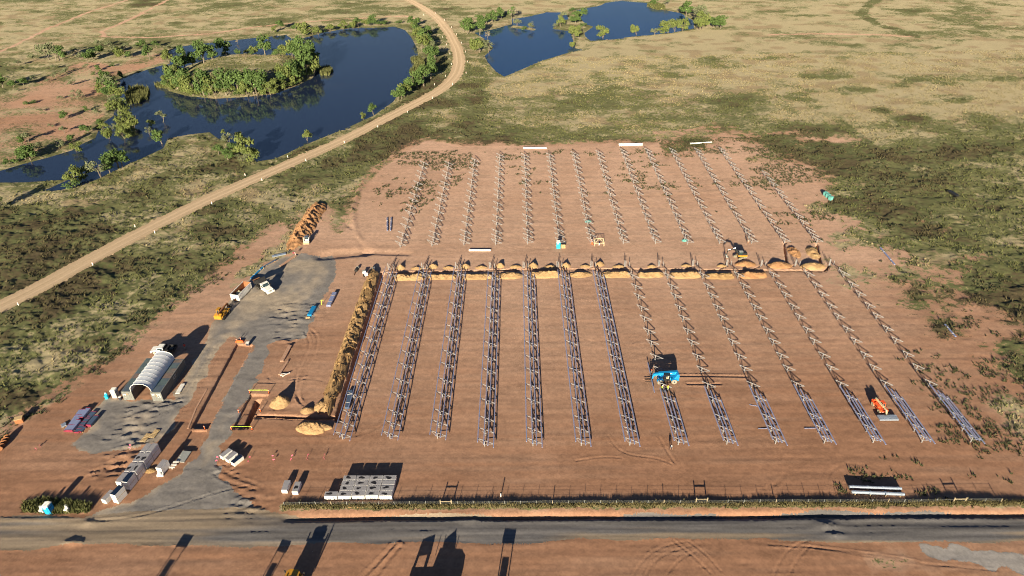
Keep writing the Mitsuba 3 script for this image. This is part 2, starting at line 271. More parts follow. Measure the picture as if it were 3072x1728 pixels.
# cuts in the ground: centre line, width, depth
TRENCHES = [([(-40.83,170.15),(-40.60,162.57),(-40.73,144.46),(-40.81,127.19),(-40.74,109.34)],1.45,1.4),
            ([(-59.30,110.18),(-54.53,110.01),(-49.88,109.63),(-45.40,109.36),(-40.81,109.51)],.95,1.3),
            ([(-40.94,170.45),(-25.63,171.07),(-2.07,171.79),(24.25,171.39),(53.88,170.55),(73.73,169.58),(90.25,169.12)],.85,1.3),
            ([(90.27,169.17),(91.94,170.94),(92.66,172.27)],.7,1.2),
            ([(83.85,185.63),(82.25,179.68),(80.62,173.51)],.75,1.2), ([(93.90,185.06),(92.17,178.83),(90.47,172.51)],.85,1.2),
            ([(80.61,173.32),(81.10,171.56),(81.56,170.60)],.4,.6), ([(90.40,172.32),(91.16,170.95)],.4,.6)]
for _i in range(13):
    _x = -38.9 + 10.15 * _i
    TRENCHES.append(([(_x - 2.6, 171.0 if _i > 1 else 170.6), (_x - .25, 172.6)], .45, .7))
PITS = [([(-72.89,136.91),(-68.50,136.27),(-68.48,106.56),(-72.40,106.61)],.55), ([(-72.08,106.00),(-68.54,105.95),(-68.45,100.19),(-72.28,100.71)],.35),
        ([(-62.85,117.50),(-58.50,117.32),(-59.56,106.25),(-63.13,106.29)],.45), ([(-61.34,115.89),(-59.75,116.09),(-60.03,106.56),(-61.06,106.57)],1.9),
        ([(-49.31,174.88),(-48.69,174.87),(-48.70,172.34),(-48.95,170.06),(-49.26,170.07)],.3)]
GULLIES = [([(-59.41,204.15),(-54.47,198.24),(-52.39,193.33),(-50.99,190.59),(-49.23,184.68)],.9,.25), ([(-61.73,181.62),(-58.19,182.16),(-54.15,182.90),(-48.53,183.82)],2.6,.75), ([(-48.53,183.82),(-42.64,183.26),(-34.64,182.44)],1.5,.4)]
RIMS = [([(-50.99,190.59),(-54.28,197.29),(-58.80,214.62),(-59.71,236.06),(-58.20,247.48),(-55.19,257.27),(-50.69,266.51),(-45.73,274.71)],1.1,.45)]
RUTS = [([(37.70,122.51),(44.31,122.41),(53.67,122.03)],.5,.14),([(39.15,119.74),(42.85,119.57),(46.72,119.51)],.5,.14),
        ([(-27.6,70.4),(-25.2,73.5),(-23.2,76.8)],.55,.12),([(-25.5,70.4),(-23.8,73.7),(-22.1,76.3)],.55,.12),
        ([(18.6,103.5),(19.3,100.9),(20.8,97.8),(24.8,97.2),(28.5,97.2),(30.9,95.0)],.35,.045),([(11.2,96.3),(16.6,97.6),(20.7,97.0)],.35,.045),
        ([(29.5,102.8),(30.4,98.5),(31.4,95.3)],.4,.08),
        ([(19.1,70.1),(20.2,72.6),(23.5,75.3),(26.9,76.7),(30.6,77.1)],.35,.032),([(21.3,70.1),(22.7,72.9),(25.9,74.9),(30.3,75.9)],.35,.032),([(24.8,70.0),(26.9,73.3),(31.0,74.9)],.35,.032),
        ([(34.4,70.9),(33.1,74.2),(30.2,76.9)],.35,.04),([(32.6,70.5),(30.7,73.5),(27.4,77.2)],.35,.04),([(43.2,69.9),(45.5,73.7),(48.9,76.4),(52.0,77.0)],.35,.032),([(45.8,69.9),(47.9,73.1),(51.5,75.7)],.35,.032),
        ([(49.5,76.1),(59.3,74.0),(68.8,72.2),(81.7,70.7)],.35,.032),([(44.2,76.2),(56.2,75.1),(69.0,72.6)],.35,.04),
        ([(-55.0,142.6),(-52.2,139.9),(-51.6,133.3),(-52.0,127.0),(-52.9,119.8),(-50.5,114.3)],.5,.08),([(-56.6,141.8),(-53.4,136.6),(-54.1,128.6),(-54.1,123.4),(-52.6,117.0),(-49.4,113.6)],.5,.08),
        ([(127.9,159.1),(128.1,156.0),(127.2,153.1),(122.9,149.3)],.4,.06),([(35.3,121.8),(42.8,121.9)],.3,.03),
        ([(-81.8,82.2),(-72.8,83.1),(-64.7,86.7),(-59.0,89.6),(-54.4,90.5)],.4,.05),([(-62.5,93.7),(-58.5,91.1),(-52.5,89.5)],.5,.06),([(-62.8,96.0),(-58.6,92.8),(-53.0,91.0)],.5,.06),
        ([(-76.6,110.1),(-75.8,116.7),(-75.5,131.3),(-73.6,140.3)],.5,.06),([(-79.5,111.8),(-78.4,120.2),(-78.3,135.3)],.5,.06)]
CHURN = [((-62.2,149.9),7.5,0.27),((-60.7,139.1),4,0.22),((-85.7,113.4),4.5,0.26),((-80.6,115.3),3,0.20),((-86.1,105.9),5,0.20),((-77.2,164.3),3,0.17),((-83.3,96.7),4,0.27),((-85.0,95.1),3,0.20),((-82.0,101.7),3,0.22),((-59.5,94.9),3,0.20),((-52.6,86.3),4,0.24),((-55.6,115.0),4,0.10)]

# ---------------------------------------------------------------- ground sheet
NTAB = np.random.default_rng(99).random((256, 256)).astype(np.float32).ravel()
def nz(x, y, sx, sy, seed=0):
    """smooth value noise in [0, 1] over the plan"""
    u, v = np.asarray(x * sx, np.float64) + seed * 17.31, np.asarray(y * sy, np.float64) + seed * 31.77
    i, j = np.floor(u), np.floor(v)
    a, b = (u - i).astype(np.float32), (v - j).astype(np.float32)
    a, b = a * a * (3 - 2 * a), b * b * (3 - 2 * b)
    i, j = i.astype(np.int64), j.astype(np.int64)
    i0, i1, j0, j1 = (i & 255) << 8, ((i + 1) & 255) << 8, j & 255, (j + 1) & 255
    p, q = NTAB[i0 | j0], NTAB[i0 | j1]
    p = p + (NTAB[i1 | j0] - p) * a; q = q + (NTAB[i1 | j1] - q) * a
    return (p + (q - p) * b).astype(np.float64)
def fb(x, y, s, seed=0, o=2):
    return sum(.5 ** (k + 1) * nz(x, y, s * 2 ** k, s * 2 ** k, seed + 5 * k) for k in range(o)) / (1 - .5 ** o)
def inside(poly, x, y):
    p = shapely.Polygon(poly).buffer(0); shapely.prepare(p)
    return shapely.contains_xy(p, x, y)
def sdist(poly, x, y, reach=30.0):
    """signed distance to the outline, positive inside; beyond reach it is +-reach"""
    P = shapely.Polygon(poly).buffer(0)
    ins = inside(P, x, y)
    x0, y0, x1, y1 = P.bounds
    d = np.full(len(x), float(reach))
    m = (x > x0 - reach) & (x < x1 + reach) & (y > y0 - reach) & (y < y1 + reach)
    b = P.boundary; shapely.prepare(b)
    d[m] = np.minimum(reach, shapely.distance(shapely.points(x[m], y[m]), b))
    return np.where(ins, d, -d)
def line_dist(line, x, y, reach):
    """distance to a polyline and the place along it (only within reach)"""
    L = np.array(line, float)
    d, s = np.full(len(x), 1e9), np.zeros(len(x))
    m = np.nonzero((x > L[:, 0].min() - reach) & (x < L[:, 0].max() + reach) & (y > L[:, 1].min() - reach) & (y < L[:, 1].max() + reach))[0]
    px, py, acc = x[m], y[m], 0.0
    dd, ss, side = np.full(len(m), 1e9), np.zeros(len(m)), np.zeros(len(m))
    for a, b in zip(L[:-1], L[1:]):
        v = b - a; l = np.hypot(*v)
        t = np.clip(((px - a[0]) * v[0] + (py - a[1]) * v[1]) / (l * l), 0, 1)
        q = np.hypot(px - a[0] - t * v[0], py - a[1] - t * v[1])
        w = q < dd
        dd[w], ss[w] = q[w], (acc + t * l)[w]
        side[w] = np.sign((px - a[0]) * v[1] - (py - a[1]) * v[0])[w]
        acc += l
    d[m], s[m] = dd, ss
    out = np.zeros(len(x)); out[m] = side
    return d, s, out

def mound(x, y):
    """the grassy hill of the island and broad low swells of the land"""
    d = sdist(ISLAND, x, y, 40)
    return 5.2 * np.clip((d - 4) / 17, 0, 1) ** 1.0 * (1 - .25 * np.clip((d - 14) / 20, 0, 1)) * (d > 0) + .5 * np.clip(d / 3, 0, 1)

def wet(x, y):
    return np.maximum.reduce([np.minimum.reduce([sdist(POND, x, y, 12), -sdist(ISLAND, x, y, 12)]),
                              np.minimum.reduce([sdist(POND2, x, y, 12), -sdist(SPIT, x, y, 12), -sdist(ISLET, x, y, 12)])])

ROADC = np.array(shapely.LineString(ROAD).segmentize(4).coords)
for _ in range(6): ROADC[1:-1] = .25 * ROADC[:-2] + .5 * ROADC[1:-1] + .25 * ROADC[2:]
FENCE_Y = lambda x: 85.3 - .004 * (x + 20)

def base_height(x, y):
    w = wet(x, y)
    h = mound(x, y)
    h = np.where(w > 0, -.25 - np.minimum(1.6, w * .25), np.where(w > -7, h - .25 * (1 + w / 7) + .25 * np.clip(-w / 1.2, 0, 1) * (1 + w / 7), h))
    rd, _, _ = line_dist(ROADC, x, y, 14)
    h = h + .45 * np.clip((9 - rd) / 5, 0, 1)
    return h, w, rd

def make_points():
    pts, y, row = [], 52.0, 0
    while y < 690:
        d = math.hypot(y, 105); ds = .0032 * d
        hw = .763 * (y * .839 + 57.1) * 1.07 + 12
        n = int(2 * hw / ds)
        xs = -.0126 * y + np.linspace(-hw, hw, n) + (row % 2) * ds * .5
        pts.append(np.stack([xs + RNG.uniform(-.3, .3, n) * ds, np.full(n, y) + RNG.uniform(-.3, .3, n) * ds], 1))
        y += ds * .9; row += 1
    P = np.vstack(pts)
    far = [(x, yy) for x in np.arange(-3200, 3201, 80.0) for yy in np.arange(-1200, 4000, 80.0)] + [(x, yy) for x in np.arange(-700, 701, 20.0) for yy in np.arange(-60, 800, 20.0)]
    F = np.array(far); hwF = .763 * (F[:, 1] * .839 + 57.1) * 1.07 + 16
    F = F[(F[:, 1] < 48) | (F[:, 1] > 694) | (np.abs(F[:, 0] + .0126 * F[:, 1]) > hwF + 4)]
    return P, F

def build_ground():
    P, F = make_points()
    keep, extra, ez = np.ones(len(P), bool), [], []
    for line, w, dep in TRENCHES:
        L = shapely.LineString(line).segmentize(.14)
        c = np.array(L.coords); tg = np.gradient(c, axis=0); tg /= np.linalg.norm(tg, axis=1, keepdims=True)
        nrm = np.stack([-tg[:, 1], tg[:, 0]], 1)
        d, _, _ = line_dist(line, P[:, 0], P[:, 1], w + 1)
        keep &= d > w / 2 + .2
        wob = (nz(c[:, 0], c[:, 1], 1.1, 1.1, 3) - .5) * .25
        for off, z in ((-w / 2, 0), (w / 2, 0), (-w / 2 + .07, -dep), (w / 2 - .07, -dep), (0, -dep * 1.02)):
            extra.append(c + nrm * (off + np.sign(off) * wob)[:, None] if off else c); ez.append(np.full(len(c), float(z)))
    for poly, dep in PITS:
        ring = np.array(shapely.Polygon(poly).exterior.segmentize(.18).coords)
        inner = np.array(shapely.Polygon(poly).buffer(-.08).exterior.segmentize(.18).coords)
        d = np.abs(sdist(poly, P[:, 0], P[:, 1], 2)); keep &= d > .2
        extra += [ring, inner]; ez += [np.full(len(ring), np.nan), np.full(len(inner), np.nan)]
    for line, hw, dep in RUTS:
        c = np.array(shapely.LineString(line).segmentize(1.5).coords)
        for _ in range(8): c[1:-1] = .25 * c[:-2] + .5 * c[1:-1] + .25 * c[2:]
        c = np.array(shapely.LineString(c).segmentize(.3).coords); tg = np.gradient(c, axis=0); tg /= np.linalg.norm(tg, axis=1, keepdims=True) + 1e-9
        nrm = np.stack([-tg[:, 1], tg[:, 0]], 1)
        for off in (0, .55 * hw, -.55 * hw, 1.25 * hw, -1.25 * hw, 2 * hw, -2 * hw): extra.append(c + nrm * off); ez.append(np.full(len(c), np.nan))
    E = np.vstack(extra); ez = np.concatenate(ez)
    P = P[keep]
    # trench rows that run into another trench or pit take the deeper floor
    for i, (line, w, dep) in enumerate(TRENCHES):
        d, _, _ = line_dist(line, E[:, 0], E[:, 1], w)
        ez = np.where((d < w / 2 - .12) & ~np.isnan(ez), np.minimum(ez, -dep), ez)
    A = np.vstack([P, E, F]); nP, nE = len(P), len(E)
    x, y = A[:, 0].copy(), A[:, 1].copy()
    near = np.zeros(len(A), bool); near[:nP + nE] = True
    h, w, rd = base_height(x, y)
    wob = (fb(x, y, .22, 5) - .5)
    # ragged outlines
    xr, yr = x + (fb(x, y, .35, 11) - .5) * 2.6, y + (fb(x, y, .35, 12) - .5) * 2.6
    pad, yard, haul = sdist(PAD, x, y, 30), sdist(YARD, xr, yr, 6), sdist(HAUL, x + 0 * xr, y + (fb(x, y, .12, 13) - .5) * 1.2, 6)
    patch = sdist(PATCH, xr, yr, 6)
    strip = sdist(WEEDSTRIP, x, y, 10)
    bare = sdist(BARE, x, y, 20)
    dark = sdist(DARKRIGHT, x, y, 40)
    midz = sdist(MIDZONE, x, y, 30)
    # --- plants
    veg = np.clip(.5 - pad / np.where(x > 60, 26, 11) + (fb(x, y * 1.5, .06, 21, 3) - .5) * 2.2 * (x > 60) + (fb(x, y, .4, 22) - .5) * .8, 0, 1)
    veg = np.where((x < 40) & (pad > 2.5), 0, veg)
    sv = np.clip(.5 + strip / 4 + (fb(x, y, .3, 23, 3) - .5) * 2.0, 0, 1); veg = np.maximum(veg, sv)
    bw = np.clip(bare / 8 + .5, 0, 1)
    veg = veg * (1 - bw) + bw * np.clip(.42 + (fb(x, y, .045, 24, 3) - .5) * 1.5, 0, 1)
    fd = np.abs(y - (FENCE_Y(x) - .35))
    fence_grass = np.clip(1.25 - fd / 1.0 + (fb(x, y, .5, 25) - .5) * .8, 0, 1) * (x > -46.5)
    nook = inside([(-97.4,86.6),(-94.0,88.1),(-86.3,86.9),(-83.2,85.9),(-82.8,84.1),(-90.9,84.1),(-95.9,84.5)], x, y)
    veg = np.maximum(veg, fence_grass); veg = np.where(nook, np.maximum(veg, .85), veg)
    tone = .06 + .85 * np.clip(fb(x, y * 1.4, .02, 31, 3) - .40, 0, 1) + .75 * np.clip(fb(x, y * 1.7, .06, 30, 2) - .52, 0, 1) + .16 * (nz(x, y, .005, .006, 32) - .5)
    mz = np.clip(midz / 10 + .5, 0, 1)
    tone = tone * (1 - mz) + mz * (.44 + .85 * (fb(x, y, .05, 33, 3) - .5) + .6 * (fb(x + .6 * y, y - .6 * x, .11, 29) - .5))
    dk = np.clip(dark / 24 + .5 + (fb(x, y, .04, 34) - .5) * 1.2, 0, 1)
    tone = tone * (1 - dk) + dk * (.55 + .7 * (fb(x, y, .035, 35, 3) - .5))
    tone = tone + .16 * np.clip((-x - 30) / 80, 0, 1) * (y > 250) + .26 * np.exp(-((y - 283) / 30) ** 2) * (x > -70) * (x < 150)
    bo = np.clip(1 - np.abs(pad) / 7, 0, 1) * (pad < 3) * (y > 150)
    tone = tone + bo * .18
    for c, r, a in DARKSPOTS:
        g = np.exp(-(((x - c[0]) / r) ** 2 + ((y - c[1]) / (r * .8)) ** 2) * 1.3 + (fb(x, y, .12, 36) - .5) * 1.6)
        tone = tone + (a - tone) * np.clip(g * 1.1, 0, 1)
    tone = np.where(bw > .5, .42 + (fb(x, y, .05, 37) - .5) * .8, tone)
    shore = (w < 0) & (w > -(1.8 + 4 * fb(x, y, .05, 38)))
    tone = np.where(shore, .45, tone); veg = np.where(shore, np.maximum(veg, .8), veg)
    tone = np.where(nook, .5, tone); tone = np.where((fence_grass > .3) & (pad > 2), .22 + .3 * fb(x, y, .3, 39), tone)
    isl = sdist(ISLAND, x, y, 40) > 0
    tone = np.where(isl, .38 + .25 * (fb(x, y, .12, 40) - .5), tone); veg = np.where(isl, .95, veg)
    for tr in TRACKS:
        d, _, _ = line_dist(tr, x + (fb(x, y, .1, 41) - .5) * 3, y, 9)
        veg = np.minimum(veg, np.clip(.30 + (d - 1.0) / 2.6 + (fb(x, y, .3, 42) - .5) * .9, 0, 1))
    d, _, _ = line_dist(WETLINE, x + (fb(x, y, .06, 43) - .5) * 6, y, 12)
    tone = np.where(d < 4, .55, tone)
    # --- soil tone where nothing grows: paler at the far block, darker and redder nearby
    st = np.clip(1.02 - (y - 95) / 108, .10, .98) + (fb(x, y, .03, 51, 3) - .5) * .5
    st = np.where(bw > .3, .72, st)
    lanes = (np.abs(y - 177) < 4) & (x > -50) & (x < 110)
    st = np.where(lanes, st * .4, st)
    in_pit = np.zeros(len(x), bool)
    for poly, dep in PITS: in_pit |= sdist(poly, x, y, 3) > .02
    st = np.where(in_pit, .9, st)
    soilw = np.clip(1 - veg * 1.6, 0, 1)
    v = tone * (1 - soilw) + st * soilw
    # --- relief
    z = h.copy()
    g = (w < -1) & (rd > 4)
    amp = np.clip(y / 300, .35, 1.2)
    rough = veg * np.clip(.4 + tone, .3, 1.1) * g
    z += rough * ((RNG.random(len(x)) - .4) * .40 * amp + (fb(x, y, .55, 61) - .5) * .9 + (fb(x, y, .16, 62) - .5) * .8) * np.where(fence_grass > .3, .35, 1) * np.where(isl, .35, 1)
    flat = (1 - veg) * (rd > 4) * (w < 0)
    z += flat * ((nz(x, y, .06, .75, 63) - .5) * .10 + (nz(x, y, .16, 2.1, 64) - .5) * .06 + (fb(x, y, .08, 65) - .5) * .22 + (RNG.random(len(x)) - .5) * .03)
    onroad = rd < ROAD_HALF + (fb(x, y, .3, 66) - .5) * .7
    z += np.where(onroad, (RNG.random(len(x)) - .5) * .02, 0)
    hm = haul > 0
    z += np.where(hm, (nz(x, y, .03, .8, 67) - .5) * .17 + (nz(x, y, .06, 1.9, 68) - .5) * .12 + (RNG.random(len(x)) - .5) * .02, 0)
    ym = (yard > 0) & ~hm
    z += np.where(ym, (fb(x, y, .5, 69) - .5) * .12 + (RNG.random(len(x)) - .5) * .05, 0)
    for c, r, a in CHURN:
        k = np.exp(-(((x - c[0]) / r) ** 2 + ((y - c[1]) / (r * .8)) ** 2))
        z += k * a * ((nz(x + y * .4, y - x * .2, .5, 1.5, 71) - .5) * 2.6 + (nz(x - y, y, 1.1, 1.1, 72) - .5) * 1.4)
    ditch = lambda c, s: np.exp(-((y - (FENCE_Y(x) - c)) / s) ** 2) * (x > -46) * np.clip((x + 46) / 4, 0, 1)
    z += ditch(.9, 1.1) * .35 - ditch(2.75 + .35 * (nz(x, y * 0, .06, 1, 73) - .5), .42) * .85 * (.7 + .6 * nz(x, y * 0, .12, 1, 74))
    z += np.exp(-(((x + 90.5) / 7.5) ** 2 + ((y - 82.5) / .7) ** 2)) * .3
    for line, hw, dep in GULLIES:
        d, _, _ = line_dist(line, x + (fb(x, y, .5, 75) - .5) * .8, y, hw + 4)
        z -= dep * np.clip(1.25 - d / hw, 0, 1)
    for line, hw, up in RIMS:
        d, _, _ = line_dist(line, x, y, hw + 3); z += up * np.clip(1 - d / hw, 0, 1) * (.6 + .8 * fb(x, y, .7, 76))
    for line, hw, dep in RUTS:
        q = np.array(shapely.LineString(line).segmentize(1.5).coords)
        for _ in range(8): q[1:-1] = .25 * q[:-2] + .5 * q[1:-1] + .25 * q[2:]
        d, _, _ = line_dist(q, x, y, 3)
        z += np.where(d < 3, -dep * np.exp(-(d / (hw * .55)) ** 2) + dep * .8 * np.exp(-((d - hw * 1.25) / (hw * .5)) ** 2), 0)
    for _i in range(26):                                                  # plant swings across the pad: long shallow wheel lines
        cx, cy, rr = RNG.uniform(-70, 95), RNG.uniform(78, 260), RNG.uniform(6, 14)
        d = np.abs(np.hypot(x - cx, y - cy) - rr); ang = np.arctan2(y - cy, x - cx); a0 = RNG.uniform(-3, 3)
        k = (np.cos(ang - a0) > .3) & (d < 2) & (veg < .3) & ~hm & (w < -2)
        z += np.where(k, -.05 * np.exp(-(d / .3) ** 2) + .05 * np.exp(-((d - .55) / .25) ** 2), 0)
    for bx, by, br, bh in [((56.2,80.1)[0], (56.2,80.1)[1], 2.2, .5), ((56.9,78.1)[0], (56.9,78.1)[1], 1.6, .35), ((-9.9,82.4)[0], (-9.9,82.4)[1], 3.2, .45), ((-81.5,81.7)[0], (-81.5,81.7)[1], 1.8, .35), ((-82.2,77.5)[0], (-82.2,77.5)[1], 1.8, .45), ((-12.7,80.0)[0], (-12.7,80.0)[1], 2.2, .16)]:
        z += bh * np.exp(-(((x - bx) / br) ** 2 + ((y - by) / (.38 * br)) ** 2)) * (.6 + .8 * nz(x, y, 1.2, 2.5, 77))
    # cuts
    for poly, dep in PITS:
        s = sdist(poly, x, y, 3)
        z = np.where(s > .04, -dep + (fb(x, y, .6, 78) - .5) * .14, z)
    zE = z[nP:nP + nE]
    z[nP:nP + nE] = np.where(np.isnan(ez), zE, np.where(ez < -.01, np.minimum(ez, zE), np.where(zE < -.2, zE, 0)))
    outer = ~near
    z[outer] = np.where(w[outer] > 0, -.6, h[outer])
    # --- sheet
    tri = Delaunay(A).simplices
    c = A[tri].mean(1)
    e1, e2 = A[tri[:, 1]] - A[tri[:, 0]], A[tri[:, 2]] - A[tri[:, 0]]
    cw = e1[:, 0] * e2[:, 1] - e1[:, 1] * e2[:, 0] < 0
    tri[cw] = tri[cw][:, ::-1]
    val = lambda q: q[tri].mean(1)
    rdt = val(rd - (fb(x, y, .3, 66) - .5) * .7)
    kind = np.zeros(len(tri), int)
    kind[val(yard) > 0] = 1
    kind[(val(haul) > 0)] = 2
    kind[(val(patch) > 0)] = 1
    kind[rdt < ROAD_HALF] = 3
    V = np.stack([x, y, z], 1)
    _, s, side = line_dist(ROADC, x, y, 6)
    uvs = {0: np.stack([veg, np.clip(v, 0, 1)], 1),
           1: np.stack([np.clip((yard - 1.2) / 4, 0, 1) * .55 - .6 * (patch > 0) + .8 * np.clip(1 - yard / 2.6, 0, 1) * (x < -69) * (patch < 0), 1.0 * (patch > 0)], 1),
           2: np.stack([np.clip(.6 - haul / 3.0, 0, 1) + .55 * np.clip((-40 - x) / 40, 0, 1), tone], 1),
           3: np.stack([side * rd / ROAD_HALF, s], 1)}
    for k, (name, m, label) in enumerate((('ground', 'm_ground', 'red-brown soil and dry grassland of the whole site'), ('gravel_yard', 'm_gravel', 'grey gravel yard and entry track beside the arched shelter'),
                                          ('haul_road', 'm_haul', 'wide grey gravel road running across the bottom'), ('dirt_road', 'm_dirt_road', 'pale curving dirt road past the ponds'))):
        t = tri[kind == k]
        used, inv = np.unique(t, return_inverse=True)
        whole(thing(name, label, kind='structure'), mikit.ply((V[used], inv.reshape(-1, 3)), m, True, uv=uvs[k][used]))
    return cKDTree(A[:nP + nE]), z[:nP + nE], veg[:nP + nE], tone[:nP + nE], A[:nP + nE], w[:nP + nE], pad[:nP + nE]

TREE, GZ, GVEG, GTONE, GP, GWET, GPAD = build_ground()
def ground_z(x, y):
    return float(np.median(GZ[TREE.query([x, y], 4)[1]]))

def sheet(name, poly, holes, z, m, label):
    p = shapely.Polygon(poly).buffer(1.2)
    for hh in holes: p = p.difference(shapely.Polygon(hh).buffer(-1.0))
    parts = []
    for gpoly in getattr(p, 'geoms', [p]):
        v, f = trimesh.creation.triangulate_polygon(gpoly, engine='earcut')
        parts.append((np.column_stack([v, np.full(len(v), z)]), np.asarray(f)))
    mb = MB()
    for v, f in parts:
        a, b, c = v[f[:, 0]], v[f[:, 1]], v[f[:, 2]]
        up = np.cross(b - a, c - a)[:, 2] > 0
        mb.add(v, np.where(up[:, None], f, f[:, ::-1]))
    vv, ff = mb.mesh()
    near = np.clip((250 - vv[:, 1]) / 160, 0, 1) * .5
    whole(thing(name, label, kind='structure'), mikit.ply((vv, ff), m, False, uv=np.stack([near, near], 1)))
sheet('pond_water', POND, [ISLAND], -.25, 'm_water', 'brown-blue pond around the wooded island mound')
sheet('pond_water', POND2, [SPIT, ISLET], -.25, 'm_water_far', 'deep blue pond beyond the bend of the dirt road')

# ---------------------------------------------------------------- racks
post_p = MB().box((0, 0, .87), (.2, .14, 1.74)).box((0, 0, 1.72), (.26, .13, .16)).box((0, .05, .64), (.22, .03, .16)).ply('m_galv')
beam_p = MB().bar((-1.45, 0, 2.46), (1.97, 0, .72), .105, .15).bar((-1.40, -.16, 2.50), (-1.40, .16, 2.50), .07, .1).bar((1.92, -.16, .80), (1.92, .16, .80), .07, .1).bar((-.1, -.1, 1.84), (-.1, .1, 1.84), .07, .08).bar((.8, -.1, 1.38), (.8, .1, 1.38), .07, .08).ply('m_galv')
strut1_p = MB().bar((-1.36, 0, 2.34), (-.09, 0, .66), .08, .08).ply('m_galv')
strut2_p = MB().bar((1.88, 0, .70), (.09, 0, .64), .08, .08).ply('m_galv')
def frame_parts(k, x, y, s=1.0):
    rz, z = RNG.normal(0, .006), RNG.normal(0, .012)
    t = place(x, y, z, rz, s)
    put(k, 'post', post_p, t); put(k, 'beam', beam_p, t); put(k, 'strut', strut1_p, t); put(k, 'strut', strut2_p, t)

FAR_Y = [187.1, 190.3, 193.8, 199.5, 204.1, 209.8, 214.3, 220.1, 224.4, 230.3, 234.8, 240.7, 245.1, 250.7, 254.9, 258.5]
FRONT = [186.3, 186.7, 187.0, 187.0, 187.3, 187.3, 187.1, 186.6, 186.5, 186.1, 186.1, 185.9, 185.9, 185.6]
BACK = [252.3, 251.6, 254.6, 259.2, 258.8, 258.8, 260, 260.8, 262.3, 262.5, 262.6, 262.4, 262.4, 238.0]
COUNT = [15, 15, 15, 16, 16, 16, 16, 16, 16, 16, 16, 16, 16, 12]
for i in range(14):
    ys = np.array(FAR_Y[:COUNT[i]]); ys = FRONT[i] + (ys - ys[0]) * (BACK[i] - FRONT[i]) / (ys[-1] - ys[0])
    for j, y in enumerate(ys):
        k = thing('rack_frame', 'bare steel rack frame, %s from the front in %s row of the far block' % (ordinal(j), ordinal(i)), 'rack frame', 'bare rack frames of the far block')
        frame_parts(k, -37.72 + 10.135 * i + RNG.normal(0, .03), y + RNG.normal(0, .05))
NEAR_Y = [100.5, 103.7, 107.2, 112.9, 117.7, 123.4, 128.2, 133.9, 138.7, 144.4, 149.2, 154.9, 159.7, 165.4]
PURX = [(-1.34, 2.50), (-.12, 1.93), (.76, 1.47), (1.90, .86)]
for i in range(14):
    x = -38.15 + 10.172 * i
    ys = [y + (2.4 if i < 3 else 0) for y in NEAR_Y]
    n = 14 if i < 7 else 4
    k = thing('solar_rack', ('complete solar rack reaching the trench, %s row from the left in the near block' if i < 7 else 'short solar rack with four purlins, %s row from the left in the near block') % ordinal(i), 'solar rack', 'solar racks with purlins')
    for y in ys[:n]: frame_parts(k, x, y)
    y0, y1 = ys[0], ys[n - 1] + (1.9 if i < 7 else 3.0)
    for j, (px, pz) in enumerate(PURX):
        a = y0 - 1.25 + RNG.normal(0, .08); b = y1 + RNG.normal(0, .3) - (.9 * j if i >= 7 else 0)
        put(k, 'purlin', MB().box((x + px, (a + b) / 2, pz + .07), (.13, b - a, .21), ry=.46).ply('m_purlin'))
    if i >= 7:
        for j, y in enumerate(ys[4:]):
            kk = thing('rack_frame', 'bare steel rack frame, %s beyond the purlins in %s row of the near block' % (ordinal(j), ordinal(i)), 'rack frame', 'bare rack frames of the near block')
            frame_parts(kk, x, y)
# extra loose purlins laid over the two last short racks and on the ground between the rows
def lone_bars(name, label, cat, ends, w=.14, h=.16, m='m_purlin', z=.09, group=None):
    k = thing(name, label, cat, group)
    return whole(k, MB().bar((ends[0][0], ends[0][1], z), (ends[1][0], ends[1][1], z), w, h).ply(m))
lone_bars('purlin', 'single thin purlin lying across the soil left of tenth near rack', 'purlin', ((51.12,104.85), (53.10,104.98)), .09, .1)
lone_bars('purlin', 'single thin purlin lying across the soil left of eleventh near rack', 'purlin', ((61.07,104.88), (63.51,104.90)), .09, .1)
lone_bars('purlin', 'short pale purlin lying left of tenth near rack, farther from the fence', 'purlin', ((51.46,112.34), (53.11,111.88)), .09, .1)

# tall steel posts beside the trench, three to a row
tall = MB().box((0, 0, 1.2), (.2, .12, 2.4)).box((.06, 0, 2.3), (.06, .2, .12)).ply('m_galv')
mid_ = MB().box((0, 0, .95), (.18, .12, 1.9)).ply('m_galv')
low_ = MB().box((0, 0, .8), (.17, .11, 1.6)).ply('m_galv')
for i in range(14):
    x = -39.3 + 10.145 * i
    for nm, dx, dy, shp in (('tall', 0, 0, tall), ('middle-height', .42, .35, mid_), ('short', 1.5, .3, low_)):
        k = thing('steel_post', '%s steel post beyond the trench at the end of %s near row' % (nm, ordinal(i)), 'post', 'steel posts along the trench')
        whole(k, shp, place(x + dx, 172.6 + dy - .1 * (i > 10) * 6, 0, RNG.normal(0, .05)))
    if i > 2:
        k = thing('steel_post', 'steel post standing at the trench edge in %s near row' % ordinal(i), 'post', 'steel posts along the trench')
        whole(k, low_, place(-38.15 + 10.172 * i, 168.6, 0))

